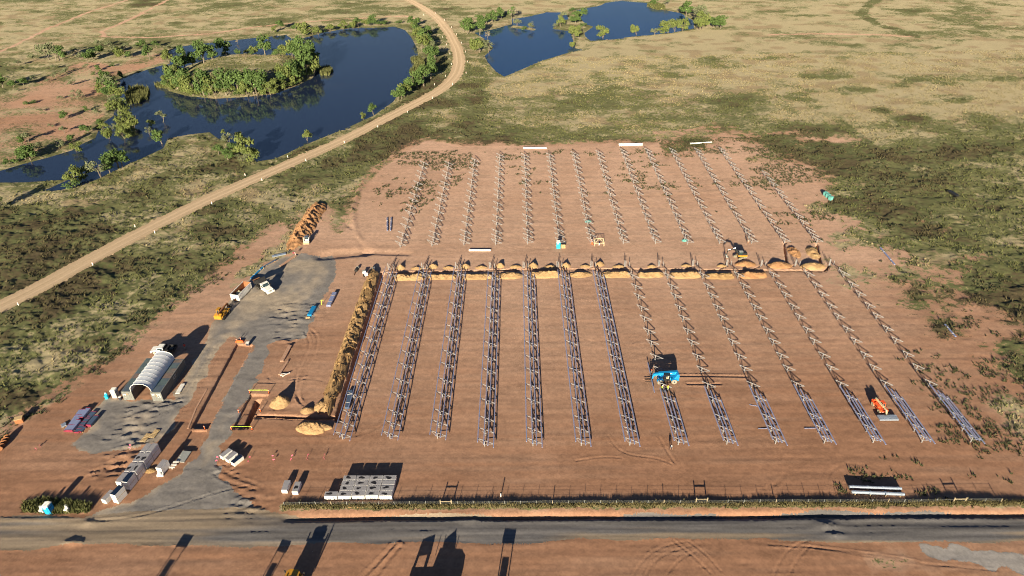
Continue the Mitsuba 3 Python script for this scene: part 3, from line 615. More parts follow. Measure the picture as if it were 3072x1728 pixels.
# ---------------------------------------------------------------- soil heaps
def heap_mesh(cx, cy, lx, ly, h, rz=0.0, seed=0, lump=.35, ridges=0.0, flat=.0, n=44):
    """a dumped soil heap: domed grid with clods and bucket ridges"""
    ca, sa = math.cos(rz), math.sin(rz)
    nx = max(14, int(n * math.sqrt(lx / max(ly, .1)))) if lx > ly else n
    ny = max(14, int(n * math.sqrt(ly / max(lx, .1)))) if ly > lx else n
    u, v = np.meshgrid(np.linspace(-1, 1, nx), np.linspace(-1, 1, ny), indexing='ij')
    uu, vv = u * np.sqrt(1 - v * v / 2), v * np.sqrt(1 - u * u / 2)
    if max(lx, ly) > 2.5 * min(lx, ly): uu, vv = (u * np.sqrt(np.clip(1 - np.abs(v) ** 6, .08, 1)), v) if ly > lx else (u, v * np.sqrt(np.clip(1 - np.abs(u) ** 6, .08, 1)))
    r = np.sqrt(uu ** 2 + vv ** 2) if not max(lx, ly) > 2.5 * min(lx, ly) else (np.maximum(np.abs(u), np.abs(v) ** 5) if ly > lx else np.maximum(np.abs(v), np.abs(u) ** 5))
    x, y = uu * lx / 2, vv * ly / 2
    q = np.stack([x, y, x * 0 + seed * 7.3], -1)
    edge = 1 + (meshkit.noise(q * .9, seed) - .5) * .35
    x, y = x * edge, y * edge
    prof = np.clip(1 - r, 0, 1) ** (.8 if flat == 0 else .5)
    nzv = meshkit.fbm(q * np.array([.8, .8, 1]), 3, seed) - .5
    z = h * prof * (1 + lump * 1.6 * nzv) + prof ** .5 * h * lump * .45 * (meshkit.noise(q * 3.1, seed + 5) - .5)
    if ridges: z = z + prof ** .6 * ridges * (np.abs(((y * (1 if ly > lx else 0) + x * (0 if ly > lx else 1)) / 2.1 + .4 * meshkit.noise(q * .5, seed + 2)) % 1 - .5) * 2 - .5)
    rg = np.random.default_rng(seed)
    z = z + prof ** .4 * (rg.random(z.shape) ** 3) * .16 * (h > .4)
    z = np.maximum(z, 0) - .05 * (r > .99)
    V = np.stack([cx + x * ca - y * sa, cy + x * sa + y * ca, z], -1).reshape(-1, 3)
    I = np.arange(nx * ny).reshape(nx, ny)
    f = np.stack([I[:-1, :-1], I[1:, :-1], I[1:, 1:], I[:-1, 1:]], -1).reshape(-1, 4)
    return V, np.vstack([f[:, [0, 1, 2]], f[:, [0, 2, 3]]])
def heap(label, c, lx, ly, h, m='m_heap_yellow', rz=0.0, seed=1, group=None, **kw):
    k = thing('soil_heap', label, 'soil heap', group)
    whole(k, mikit.ply(heap_mesh(c[0], c[1], lx, ly, h, rz, seed, **kw), m, True))
    return k
for i, (a, b) in enumerate(zip([(-35.74,173.21),(-25.91,173.77),(-16.09,173.55),(-5.56,173.70),(4.37,173.48),(14.27,173.45),(24.53,174.00)], [(-30.93,173.10),(-21.22,173.27),(-11.44,173.25),(-0.87,173.40),(9.48,173.17),(19.92,173.13),(30.07,172.90)])):
    heap('rounded yellow soil heap beyond the trench beside %s rack end' % ordinal(i), (a[0], a[1] + .2), 2.9, 2.3, 1.25, seed=20 + i, group='small heaps beyond the trench')
    heap('low yellow soil heap beyond the trench right of %s rack end' % ordinal(i), (b[0], b[1]), 3.6, 1.7, .6, seed=40 + i, group='small heaps beyond the trench')
for i, c in enumerate([(39.90,172.68),(50.22,172.84),(60.84,172.60)]):
    heap('low yellow soil heap beyond the trench near %s row' % ordinal(7 + i), c, 3.2, 1.5, .5, seed=60 + i, group='small heaps beyond the trench')
heap('orange soil heap under the excavator beyond the trench', (68.19,173.21), 6.0, 3.0, 1.1, 'm_heap_orange', seed=65)
for i, c in enumerate([(-32.46,168.21),(-22.48,168.18),(-12.41,168.14),(-2.66,168.49),(7.60,168.64),(17.95,168.60),(29.04,168.36),(38.89,167.96),(48.79,167.56),(58.61,166.98),(67.75,166.96)]):
    heap('long sandy yellow soil bank before the trench between %s and %s rows' % (ordinal(i), ordinal(i + 1)) if i < 10 else 'long orange soil bank before the trench between eleventh and twelfth rows',
         (c[0] + RNG.uniform(-.3, .3), c[1] - .2), (8.4 if i != 3 else 7.8) + RNG.uniform(-.6, .5), RNG.uniform(2.8, 3.5), RNG.uniform(.85, 1.15), 'm_heap_yellow' if i < 9 else ('m_heap_brown' if i == 9 else 'm_heap_orange'), seed=70 + i, group='soil banks before the trench', lump=.75, flat=0)
heap('smooth orange soil heap beyond the trench, left of twelfth row post', (77.85,172.21), 7.4, 3.4, 1.35, 'm_heap_orange', seed=90, flat=1)
heap('smooth tan soil heap between the last two rows beyond the trench', (87.58,171.42), 7.6, 3.2, 1.35, 'm_heap_yellow', seed=91, flat=1)
heap('cloddy orange soil heap beside the left short trench at far block', (85.11,180.23), 3.6, 7.0, 1.1, 'm_heap_orange', seed=92, lump=.9, ridges=.2, rz=.1)
heap('ridged tan soil heap beside the right short trench at far block', (90.60,180.10), 3.8, 8.0, 1.0, 'm_heap_yellow', seed=93, lump=.6, ridges=.3)
a, b = (-42.61,170.30), (-43.13,112.43)
heap('long cloddy soil berm running beside the left trench', ((a[0] + b[0]) / 2 - .75, (a[1] + b[1]) / 2), 3.7, math.dist(a, b) + 3, 1.5, 'm_heap_brown', math.atan2(b[0] - a[0], a[1] - b[1]), 95, lump=.75, n=62, flat=1)
a, b = (-71.26,217.11), (-72.17,188.69)
heap('big ridged orange soil mound at the grass edge behind the loader', ((a[0] + b[0]) / 2, (a[1] + b[1]) / 2), 6.6, math.dist(a, b) + 4, 2.0, 'm_heap_orange', math.atan2(b[0] - a[0], a[1] - b[1]), 96, lump=.85, ridges=.55, n=64, flat=0)
heap('pointed yellow soil heap right of the barricaded pit', (-54.93,114.46), 5.0, 4.0, 2.0, seed=97, lump=.45, n=44)
heap('small yellow soil heap just above the lower trench', (-48.10,111.74), 3.0, 2.4, 1.0, seed=98, lump=.4)
heap('yellow soil heap at the near end of the long berm', (-44.60,112.88), 4.6, 3.8, 1.6, seed=99, lump=.45, n=44)
heap('wide yellow soil heap just below the lower trench', (-45.36,106.27), 7.6, 3.8, 1.5, seed=100, lump=.45, n=48, flat=1)
heap('low brown soil scraps by the white crate at the gravel bend', (-75.83,94.62), 2.6, 1.6, .45, 'm_heap_brown', seed=101, lump=.7)
heap('small brown clod heap above the gap in fence grass', (-31.85,84.72), 3.2, .8, .5, 'm_heap_brown', seed=102, lump=.7)

# ---------------------------------------------------------------- crates of panels
def crate(label, x, y, rz, L=2.3, Wd=1.15, h=1.2, z=0.0, top='wrap', group=None, cat='crate'):
    k = thing('panel_crate', label, cat, group)
    t = place(x, y, z, rz)
    put(k, 'pallet', MB().box((0, -Wd / 2 + .06, .06), (L, .1, .12)).box((0, 0, .06), (L, .1, .12)).box((0, Wd / 2 - .06, .06), (L, .1, .12)).ply('m_wood'), t)
    b = trimesh.creation.box((L, Wd, h - .14)); b = b.subdivide().subdivide()
    v = b.vertices.copy(); q = v * 1.7 + np.array([x, y, z])
    v += (np.stack([meshkit.noise(q, s) for s in (1, 2, 3)], -1) - .5) * .05
    v[:, 2] += h / 2 + .06
    put(k, 'wrapping', mikit.ply((v, b.faces), 'm_wrap', 20), t)
    put(k, 'lid', MB().box((0, 0, h - .005), (L * .965, Wd * .95, .05)).ply('m_module' if top == 'module' else 'm_wraptop'), t)
    if top == 'puddle':
        a = np.linspace(0, 2 * np.pi, 22)[:-1]; r = np.random.default_rng(int(abs(x * 37 + y * 91)) + 3)
        ex, ey, cx, cy = L * r.uniform(.17, .25), Wd * r.uniform(.22, .32), L * r.uniform(-.16, -.05), Wd * r.uniform(-.05, .12)
        w = 1 + .28 * np.sin(a * 2 + r.uniform(0, 6)) * r.uniform(.3, 1) + .15 * np.sin(a * 3 + r.uniform(0, 6)) + .06 * r.normal(size=len(a))
        put(k, 'puddle', MB().plan(np.stack([cx + ex * w * np.cos(a), cy + ey * w * np.sin(a)], 1), h + .021, h + .027).ply('m_puddle'), t)
    return k
bx = [-36.93 + 2.66 * i for i in range(5)]
for c in range(1, 5):
    for r in range(4):
        x = bx[c] - .0 + .05 * r; y = 87.35 + 1.3 * r + RNG.normal(0, .02)
        top = 'wrap' if (c, r) == (4, 2) else 'puddle'
        crate('white panel crate in the block, %s column from left, %s row from fence' % (ordinal(c - 1 + 1), ordinal(r)), x, y, RNG.normal(0, .01), 2.45, 1.16, 1.2, 0, top, 'panel crates in the block by the fence')
crate('white wrapped panel crate alone at the left front of the block', bx[0], 87.3, .0, 2.45, 1.16, 1.2, 0, 'puddle', 'panel crates in the block by the fence')
crate('grey-topped panel crate standing apart, left one of the pair near the fence', -46.45, 89.7, math.pi / 2 - .0, 2.5, 1.14, 1.05, 0, 'wrap', 'pair of panel crates')
crate('grey-topped panel crate standing apart, right one of the pair near the fence', -44.25, 89.3, math.pi / 2, 2.5, 1.14, 1.05, 0, 'puddle', 'pair of panel crates')
stack = [(-77.53, 89.48), (-77.07, 92.08), (-76.67, 94.7), (-76.25, 97.41), (-76.04, 99.91)]
for r in range(4):
    a, b = stack[r], stack[r + 1]; rz = math.radians(82)
    for c in range(2):
        cx, cy = (a[0] + b[0]) / 2 - .62 - 1.27 * c + .1, (a[1] + b[1]) / 2 + .0
        where = '%s pair from the gravel bend' % ordinal(r)
        side = ('right', 'left')[c]
        crate('lower white panel crate on the %s side, %s' % (side, where), cx, cy, rz, 2.4, 1.16, 1.2, 0, 'wrap', 'stacked panel crates by the gravel bend')
        crate('upper white panel crate on the %s side, %s' % (side, where), cx, cy, rz, 2.4, 1.16, 1.25, 1.21, 'module' if (r, c) == (0, 0) else ('puddle' if r in (1, 2) else 'wrap'), 'stacked panel crates by the gravel bend')
crate('lower white panel crate of the front stack at the gravel road edge', -78.4, 87.5, math.radians(75), 2.35, 1.2, 1.25, 0, 'wrap', 'front crates at the gravel road')
crate('upper white panel crate with bare dark panel on top, front stack at gravel road', -78.4, 87.5, math.radians(75), 2.35, 1.2, 1.3, 1.26, 'module', 'front crates at the gravel road')
crate('single white panel crate left of the front stack at the gravel road', -80.6, 87.45, math.radians(75), 2.4, 1.05, 1.24, 0, 'wrap', 'front crates at the gravel road')
crate('tall white crate with open boxes beside the gravel bend', -73.05, 94.75, math.radians(78), 2.3, 1.25, 1.85, 0, 'wrap')
for i, (dx, dy, z) in enumerate(((-.15, -1.6, 0), (.5, -1.55, 0), (.1, -1.62, .5))):
    k = thing('carton', '%s white carton leaning on the tall crate at the gravel bend' % ('left', 'right', 'top')[i], 'box', 'cartons at the tall crate')
    whole(k, MB().box((0, 0, .26), (.6, .5, .52)).ply('m_white'), place(-73.3 + dx, 94.75 + dy, z, .15 * i))
for i in range(3):
    k = thing('white_board', '%s white board lying right of the tall crate' % ('near', 'middle', 'far')[i], 'board', 'white boards by the tall crate')
    whole(k, MB().box((0, 0, .4), (1.1, .35, .08), 0, .1).box((0, 0, .18), (.1, .3, .36)).ply('m_white'), place(-71.55 + .1 * i, 95.1 + .75 * i, 0, .1))
for i, c in enumerate([(-61.51,98.43),(-60.09,97.59),(-58.58,96.66)]):
    crate(('panel crate with dirty grey lid, far one of three below the barricaded pit', 'panel crate with grey lid, middle one of three below the barricaded pit', 'panel crate with bare dark panel on top, near one of three below the pit')[i], c[0], c[1], math.radians(58), 2.35, 1.12, 1.05, 0, ('wrap', 'wrap', 'module')[i], 'three crates below the pit')

# ---------------------------------------------------------------- shelter of two containers under a fabric arch
CA, CB, CROT = (-84.73, 115.5 + .0), (-91.65, 115.9), -.0231
def container(label, c, stickers):
    k = thing('shipping_container', label, 'container', 'containers of the shelter')
    t = place(c[0], c[1], 0, CROT); L, Wd, h = 12.19, 2.44, 2.62
    n = 42
    prof = []
    for i in range(n + 1):
        y = L * i / n; prof.append((0.0 if i % 2 else .045, y)); prof.append((0.0 if i % 2 else .045, min(L, y + L / n * .7)))
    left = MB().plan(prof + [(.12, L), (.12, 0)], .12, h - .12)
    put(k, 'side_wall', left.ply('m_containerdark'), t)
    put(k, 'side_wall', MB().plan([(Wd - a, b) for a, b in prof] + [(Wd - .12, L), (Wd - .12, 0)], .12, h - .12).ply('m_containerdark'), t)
    f = MB()
    for x in (.06, Wd - .06):
        for y in (.06, L - .06): f.box((x, y, h / 2), (.13, .13, h - .01))
        f.box((x, L / 2, .07), (.13, L, .14)).box((x, L / 2, h - .07), (.13, L, .14))
    f.box((Wd / 2, .06, h - .09), (Wd, .11, .16)).box((Wd / 2, .06, .07), (Wd, .11, .14)).box((Wd / 2, L - .06, h - .09), (Wd, .11, .16)).box((Wd / 2, L - .05, h / 2), (Wd - .2, .06, h - .1))
    put(k, 'frame', f.ply('m_container'), t)
    put(k, 'floor', MB().box((Wd / 2, L / 2, .15), (Wd - .26, L - .26, .08)).ply('m_wood'), t)
    roof = MB()
    m = 40
    for i in range(m):
        roof.box((Wd / 2, .14 + (L - .28) * (i + .5) / m, h - .035 + (.012 if i % 2 else 0)), (Wd - .27, (L - .28) / m * 1.0, .05))
    put(k, 'roof', roof.ply('m_croof'), t)
    for s in (0, 1):
        d = put(k, 'door', MB().box((.13 + (Wd - .26) * (.25 + .5 * s), .03, h / 2), ((Wd - .28) / 2, .06, h - .3)).ply('m_container'), t)
        for q in (.16, .34) if s == 0 else (.66, .84):
            put(k, 'door__lock_rod' if s == 0 else 'door_001__lock_rod', MB().tube((.13 + (Wd - .26) * q, -.03, .15), (.13 + (Wd - .26) * q, -.03, h - .15), .03, 6).ply('m_galv'), t)
    for x, z, w, hh, m_ in stickers:
        put(k, 'decal', MB().box((x, -.012, z), (w, .02, hh)).ply(m_), t)
    return k
container('grey shipping container forming the left side of the arched shelter', CB, [(.38, 1.75, .26, .34, 'm_white'), (.70, 1.72, .26, .34, 'm_white'), (1.22, 1.85, .16, .5, 'm_yellow'), (.45, .75, .12, .12, 'm_white'), (1.95, 1.2, .3, .03, 'm_black')])
k = container('grey shipping container forming the right side of the arched shelter', CA, [(.35, 1.95, .25, .32, 'm_white'), (.68, 1.95, .25, .32, 'm_white'), (1.2, 1.75, .14, .5, 'm_yellow'), (1.5, 2.0, .26, .2, 'm_white'), (1.95, 2.0, .3, .2, 'm_white'), (1.5, 1.65, .26, .2, 'm_white'), (1.95, 1.6, .3, .3, 'm_white'), (1.55, 1.2, .25, .15, 'm_white'), (2.0, 1.15, .25, .15, 'm_white')])
put(k, 'sign', MB().box((2.452, 6.6, 1.75), (.03, 1.3, .75)).ply('m_grey'), place(CA[0], CA[1], 0, CROT))
put(k, 'sign__mark', MB().box((2.472, 6.6, 1.75), (.02, .95, .42)).ply('m_containerdark'), place(CA[0], CA[1], 0, CROT))
def arch():
    k = thing('fabric_arch', 'white arched fabric roof spanning the two shipping containers', 'shelter roof')
    t = place(CB[0], CB[1], 0, CROT)
    x0, x1, zb, rise, L, nb, na = 2.30, 7.06, 2.66, 2.15, 11.9, 9, 26
    def curve(off=0.0):
        th = np.linspace(0, np.pi, na)
        e = .82
        x = (x0 + x1) / 2 - (x1 - x0) / 2 * np.sign(np.cos(th)) * np.abs(np.cos(th)) ** e
        z = zb + (rise + off) * np.sin(th) ** .85
        return x, z
    rows, ys = [], []
    for b in range(nb):
        for j in range(5):
            y = .1 + L * (b + j / 5) / nb
            x, z = curve(-.03 * math.sin(math.pi * j / 5)); rows.append(np.stack([x, np.full(na, y), z], 1))
    x, z = curve(); rows.append(np.stack([x, np.full(na, .1 + L), z], 1))
    V = np.array(rows); n = len(V); I = np.arange(n * na).reshape(n, na)
    f = np.stack([I[:-1, :-1], I[:-1, 1:], I[1:, 1:], I[1:, :-1]], -1).reshape(-1, 4)
    outer = V.reshape(-1, 3); inner = outer - np.array([0, 0, .03])
    q = np.vstack([f[:, [0, 1, 2]], f[:, [0, 2, 3]]])
    put(k, 'fabric', mikit.ply((np.vstack([outer, inner]), np.vstack([q, q[:, ::-1] + len(outer)])), 'm_fabric', 40), t)
    for b in range(nb + 1):
        x, z = curve(.025); y = .1 + L * b / nb; m = MB(); r = .07 if b in (0, nb) else .022
        for a_, b_, c_, d_ in zip(x[:-1], z[:-1], x[1:], z[1:]): m.tube((a_, y, b_), (c_, y, d_), r, 6)
        put(k, 'rib', m.ply('m_white'), t)
    for x in (x0, x1): put(k, 'side_rail', MB().tube((x, .05, zb), (x, L + .15, zb), .06, 6).ply('m_white'), t)
arch()

# ---------------------------------------------------------------- toilets and hand-wash stands
def potty(label, c, rz, m, s=1.0, name='portable_toilet'):
    k = thing(name, label, 'portable toilet'); t = place(c[0], c[1], ground_z(*c), rz, s)
    body = MB().box((0, 0, 1.07), (1.1, 1.1, 1.98)).box((0, 0, .06), (1.2, 1.2, .12))
    put(k, 'cabin', body.ply(m), t)
    roof = MB().prism([(-.6, 2.04), (.6, 2.04), (.56, 2.18), (.3, 2.27), (-.3, 2.27), (-.56, 2.18)], -.59, .59)
    for y in (-.38, -.13, .13, .38): roof.box((0, y, 2.26), (.95, .07, .05))
    put(k, 'roof', roof.ply('m_white'), t)
    d = put(k, 'door', MB().box((-.08, -.565, 1.08), (.76, .04, 1.84)).ply(m), t)
    put(k, 'door__sign', MB().box((-.12, -.592, 1.68), (.42, .02, .26)).ply('m_white'), t)
    put(k, 'door__handle', MB().box((.24, -.6, 1.1), (.06, .04, .16)).ply('m_black'), t)
    for z in (.55, 1.5): put(k, 'vent', MB().box((.56, 0, z), (.025, .7, .08)).ply('m_black'), t)
    return k
potty('bright blue portable toilet in the weeds by the gravel road', (-90.61,84.57), -.05, 'm_potty_blue', 1.08)
potty('cyan portable toilet with white roof at sixth row of the far block', (12.55,185.01), -.0, 'm_potty_cyan', 1.06)
potty('grey portable toilet left of the arched shelter', (-94.18,117.14), -.02, 'm_potty_grey', 1.02)
def washstand(label, c, m, rz=0):
    k = thing('hand_wash_stand', label, 'hand-wash stand', 'hand-wash stands'); t = place(c[0], c[1], ground_z(*c), rz)
    put(k, 'tank', MB().box((0, .05, .42), (.62, .55, .84)).ply(m), t)
    put(k, 'basin', MB().box((0, -.12, .92), (.66, .6, .14)).box((0, .2, 1.2), (.5, .22, .5)).ply(m), t)
    put(k, 'tap', MB().tube((0, -.05, .98), (0, -.05, 1.18), .03, 6).tube((0, -.05, 1.18), (0, -.2, 1.16), .025, 6).ply('m_chrome'), t)
    put(k, 'dispenser', MB().box((.0, .2, 1.56), (.42, .24, .3)).ply('m_grey'), t)
washstand('pale hand-wash stand left of the blue toilet', (-92.01,84.43), 'm_white', .1)
washstand('pale hand-wash stand right of the blue toilet', (-87.16,84.46), 'm_white', -.1)
washstand('cyan hand-wash stand left of the grey toilet', (-95.95,116.48), 'm_potty_cyan', .1)
k = thing('pallet_stack', 'pile of pale wooden pallets beside the cyan toilet', 'pallet stack')
for i in range(3):
    for z in (.05, .45, .85)[:3 - i]:
        put(k, 'pallet', MB().box((0, .75 * i, z + .12), (1.25, .7, .3)).box((0, .75 * i, z - .02), (1.2, .62, .06)).ply('m_wood'), place(*(14.11,184.76), 0, .03))
k = thing('water_barrel', 'dark barrel with white lid in front of the shelter left of the container door', 'barrel'); t = place(*(-92.64,116.10), 0)
put(k, 'drum', MB().tube((0, 0, 0), (0, 0, .82), .33, 12).ply('m_cloth_dark'), t); put(k, 'lid', MB().tube((0, 0, .82), (0, 0, .9), .34, 12).ply('m_white'), t)

# ---------------------------------------------------------------- machines (local axes: x forward, y left, z up)
def wheel(k, t, x, y, r, w, tyre='m_rubber', rim='m_grey', name='wheel'):
    i = put(k, name, MB().tube((x, y - w * .52, r), (x, y + w * .52, r), r * .3, 10).ply('m_black'), t)
    m = MB(); n = 20
    a = np.arange(n) * 2 * np.pi / n
    pr = [(-.5, .62), (-.5, .93), (-.36, 1.0), (.36, 1.0), (.5, .93), (.5, .62)]
    v = np.array([[x + r * q * math.cos(th), y + w * s, r + r * q * math.sin(th)] for th in a for s, q in pr]); c = len(pr)
    f = []
    for j in range(n):
        for q in range(c):
            a0, a1, b0, b1 = j * c + q, j * c + (q + 1) % c, ((j + 1) % n) * c + q, ((j + 1) % n) * c + (q + 1) % c
            f += [[a0, b0, b1], [a0, b1, a1]]
    m.add(v, f)
    put(k, i[len(k) + 2:] + '__tyre', m.ply(tyre, 40), t)
    put(k, i[len(k) + 2:] + '__rim', MB().tube((x, y - w * .4, r), (x, y + w * .4, r), r * .64, 14).ply(rim), t)

def telehandler(name, label, c, rz, paint, boom_m, cab_m=None, boom_lift=.06, boom_len=5.2, tyre='m_rubber', rim='m_cream', cat='telehandler', fork=True, roof=None, s=1.0):
    k = thing(name, label, cat); t = place(c[0], c[1], ground_z(*c), rz, s)
    put(k, 'chassis', MB().box((0, 0, .85), (4.6, 1.1, .55)).box((-2.15, 0, 1.15), (.75, 2.05, .9)).prism([(-2.5, .75), (-2.5, 1.75), (-1.7, 2.05), (-1.7, .75)], -.98, .98).ply(paint), t)
    for x in (-1.55, 1.55):
        for y in (-.98, .98): wheel(k, t, x, y, .62, .46, tyre, rim)
    for x in (-1.55, 1.55):
        for y in (-.98, .98): put(k, 'fender', MB().prism([(x - .72, 1.05), (x - .5, 1.36), (x + .5, 1.36), (x + .72, 1.05), (x + .62, 1.05), (x + .45, 1.28), (x - .45, 1.28), (x - .62, 1.05)], y - .26, y + .26).ply(paint), t)
    h = put(k, 'engine_hood', MB().prism([(-1.0, .75), (-1.0, 1.72), (.75, 1.62), (.95, 1.35), (.95, .75)], -1.08, -.32).ply(paint), t)
    put(k, 'engine_hood__grille', MB().box((-.1, -1.09, 1.25), (.9, .03, .35)).ply('m_black'), t)
    cab = put(k, 'cab', MB().bar((-.75, .38, 1.0), (-.65, .38, 2.45), .09).bar((.75, .38, 1.0), (.5, .38, 2.45), .09).bar((-.75, 1.08, 1.0), (-.65, 1.08, 2.45), .09).bar((.75, 1.08, 1.0), (.5, 1.08, 2.45), .09).box((0, .73, .95), (1.6, .78, .5)).ply(cab_m or paint), t)
    put(k, 'cab__window', MB().prism([(-.72, 1.15), (-.66, 2.4), (.48, 2.4), (.72, 1.15)], .41, 1.05).ply('m_glass'), t)
    put(k, 'cab__roof', MB().box((-.08, .73, 2.5), (1.35, .86, .12)).ply(roof or cab_m or paint), t)
    p0 = np.array([-2.0, .0, 2.0]); d = np.array([math.cos(boom_lift), 0, math.sin(boom_lift)])
    p1 = p0 + d * boom_len * .72; p2 = p0 + d * boom_len
    b = put(k, 'boom', MB().bar(p0 - d * .3, p1, .38, .46).ply(boom_m), t)
    put(k, 'boom__inner_boom', MB().bar(p1 - d * .5, p2, .28, .34).ply(boom_m), t)
    tip = p2 + np.array([.5, 0, -1.25 if boom_lift < .2 else -.4])
    put(k, 'boom__gooseneck', MB().bar(p2 - d * .1, tip, .3, .34).ply(boom_m), t)
    put(k, 'lift_cylinder', MB().tube((-.6, 0, 1.0), p0 + d * 2.4, .09, 8).ply('m_chrome'), t)
    if fork:
        q = put(k, 'fork_carriage', MB().box(tip + np.array([.12, 0, -.05]), (.12, 1.35, .75)).box(tip + np.array([.12, .6, .5]), (.06, .06, .5)).box(tip + np.array([.12, -.6, .5]), (.06, .06, .5)).box(tip + np.array([.12, 0, .75]), (.06, 1.26, .06)).ply('m_black'), t)
        for y in (-.4, .4): put(k, q[len(k) + 2:] + '__fork', MB().box(tip + np.array([.78, y, -.4]), (1.3, .13, .06)).ply('m_black'), t)
    put(k, 'mirror', MB().box((.95, 1.25, 1.7), (.06, .22, .3)).bar((.7, 1.08, 1.5), (.95, 1.25, 1.6), .03).ply('m_black'), t)
    put(k, 'headlight', MB().box((2.32, .45, 1.0), (.06, .2, .14)).ply('m_white'), t); put(k, 'headlight', MB().box((2.32, -.45, 1.0), (.06, .2, .14)).ply('m_white'), t)
    return k
def blue_handler(c):
    k = thing('telehandler', 'bright blue telehandler straddling the eighth rack row with forks out', 'telehandler'); t = place(c[0], c[1], 0, math.pi + .03)
    put(k, 'chassis', MB().box((-.2, 0, .95), (4.4, 1.0, .5)).prism([(-2.75, .8), (-2.72, 2.5), (-2.3, 2.72), (-1.6, 1.5), (-1.3, 1.3), (-1.0, .8)], -.75, .95).ply('m_blue'), t)
    for x in (-1.65, 1.7):
        for y in (-1.0, 1.0): wheel(k, t, x, y, .66, .5, 'm_rubber_dusty', 'm_grey')
    for x in (-1.65, 1.7):
        for y in (-1.0, 1.0): put(k, 'fender', MB().prism([(x - .8, 1.0), (x - .62, 1.42), (x + .62, 1.42), (x + .8, 1.0), (x + .7, 1.0), (x + .56, 1.34), (x - .56, 1.34), (x - .7, 1.0)], y - .28, y + .28).ply('m_blue'), t)
    cab = put(k, 'cab', MB().box((.25, .72, 1.2), (1.5, .78, .7)).bar((-.5, 1.06, 1.4), (-.35, 1.06, 2.55), .1).bar((.95, 1.06, 1.4), (.7, 1.06, 2.55), .1).bar((-.5, .4, 1.4), (-.35, .4, 2.55), .1).bar((.95, .4, 1.4), (.7, .4, 2.55), .1).ply('m_black'), t)
    put(k, 'cab__seat', MB().box((.05, .72, 1.65), (.5, .5, .18)).box((-.2, .72, 1.95), (.16, .5, .6)).ply('m_cream'), t)
    put(k, 'cab__roof', MB().box((.18, .73, 2.6), (1.4, .88, .1)).ply('m_black'), t)
    put(k, 'cab__window', MB().box((.18, .73, 2.665), (1.0, .6, .02)).ply('m_glass'), t)
    put(k, 'boom', MB().bar((-2.45, -.25, 2.32), (1.9, -.25, 2.12), .62, .8).ply('m_blue'), t)
    put(k, 'boom__inner_boom', MB().bar((1.8, -.25, 2.1), (2.75, -.25, 2.0), .44, .55).ply('m_blue'), t)
    put(k, 'boom__gooseneck', MB().prism([(2.4, 2.25), (3.1, 2.2), (3.45, 1.3), (3.35, .7), (3.1, .75), (3.05, 1.3), (2.7, 1.75)], -.48, -.02).ply('m_blue'), t)
    put(k, 'boom__decal', MB().box((-.2, .067, 2.32), (1.9, .01, .16), 0, .046).ply('m_white'), t)
    put(k, 'engine_hood', MB().prism([(-.9, .9), (-.9, 1.75), (1.1, 1.65), (1.25, .9)], -1.1, -.62).ply('m_blue'), t)
    q = put(k, 'fork_carriage', MB().box((3.55, -.25, .7), (.14, 1.5, .9)).box((3.55, -.85, 1.5), (.08, .08, 1.1)).box((3.55, .35, 1.5), (.08, .08, 1.1)).box((3.55, -.25, 2.0), (.08, 1.3, .08)).ply('m_black'), t)
    for y in (-.75, .25): put(k, 'fork_carriage__fork', MB().box((4.25, y, .3), (1.4, .14, .07)).ply('m_black'), t)
    put(k, 'lift_cylinder', MB().tube((-.3, -.25, 1.2), (1.3, -.25, 1.9), .1, 8).ply('m_chrome'), t)
    put(k, 'headlight', MB().box((2.05, .5, 1.35), (.06, .2, .16)).ply('m_white'), t)
    put(k, 'mirror', MB().box((1.5, 1.25, 2.0), (.06, .25, .35)).ply('m_black'), t)
blue_handler((34.35, 120.75))
telehandler('telehandler', 'orange telehandler carrying a bundle of purlins between the right rack rows', (79.65, 110.75), math.radians(-83), 'm_orange', 'm_cream', 'm_orange', .02, 4.9, 'm_rubber_dusty', 'm_cream', s=.78)
k = thing('purlin_bundle', 'silver-blue bundle of purlins held on the orange telehandler forks', 'purlin bundle')
for i in range(7): put(k, 'purlin', MB().box((79.95, 106.75 + .21 * i, .52 + .02 * (i % 2)), (4.1, .19, .34)).ply('m_zinc'))
telehandler('telehandler', 'yellow telehandler parked at the yard edge near the white dumpster', (-80.85, 149.2), math.radians(83), 'm_yellow', 'm_rust', 'm_yellow', .02, 5.2, 'm_rubber', 'm_cream')

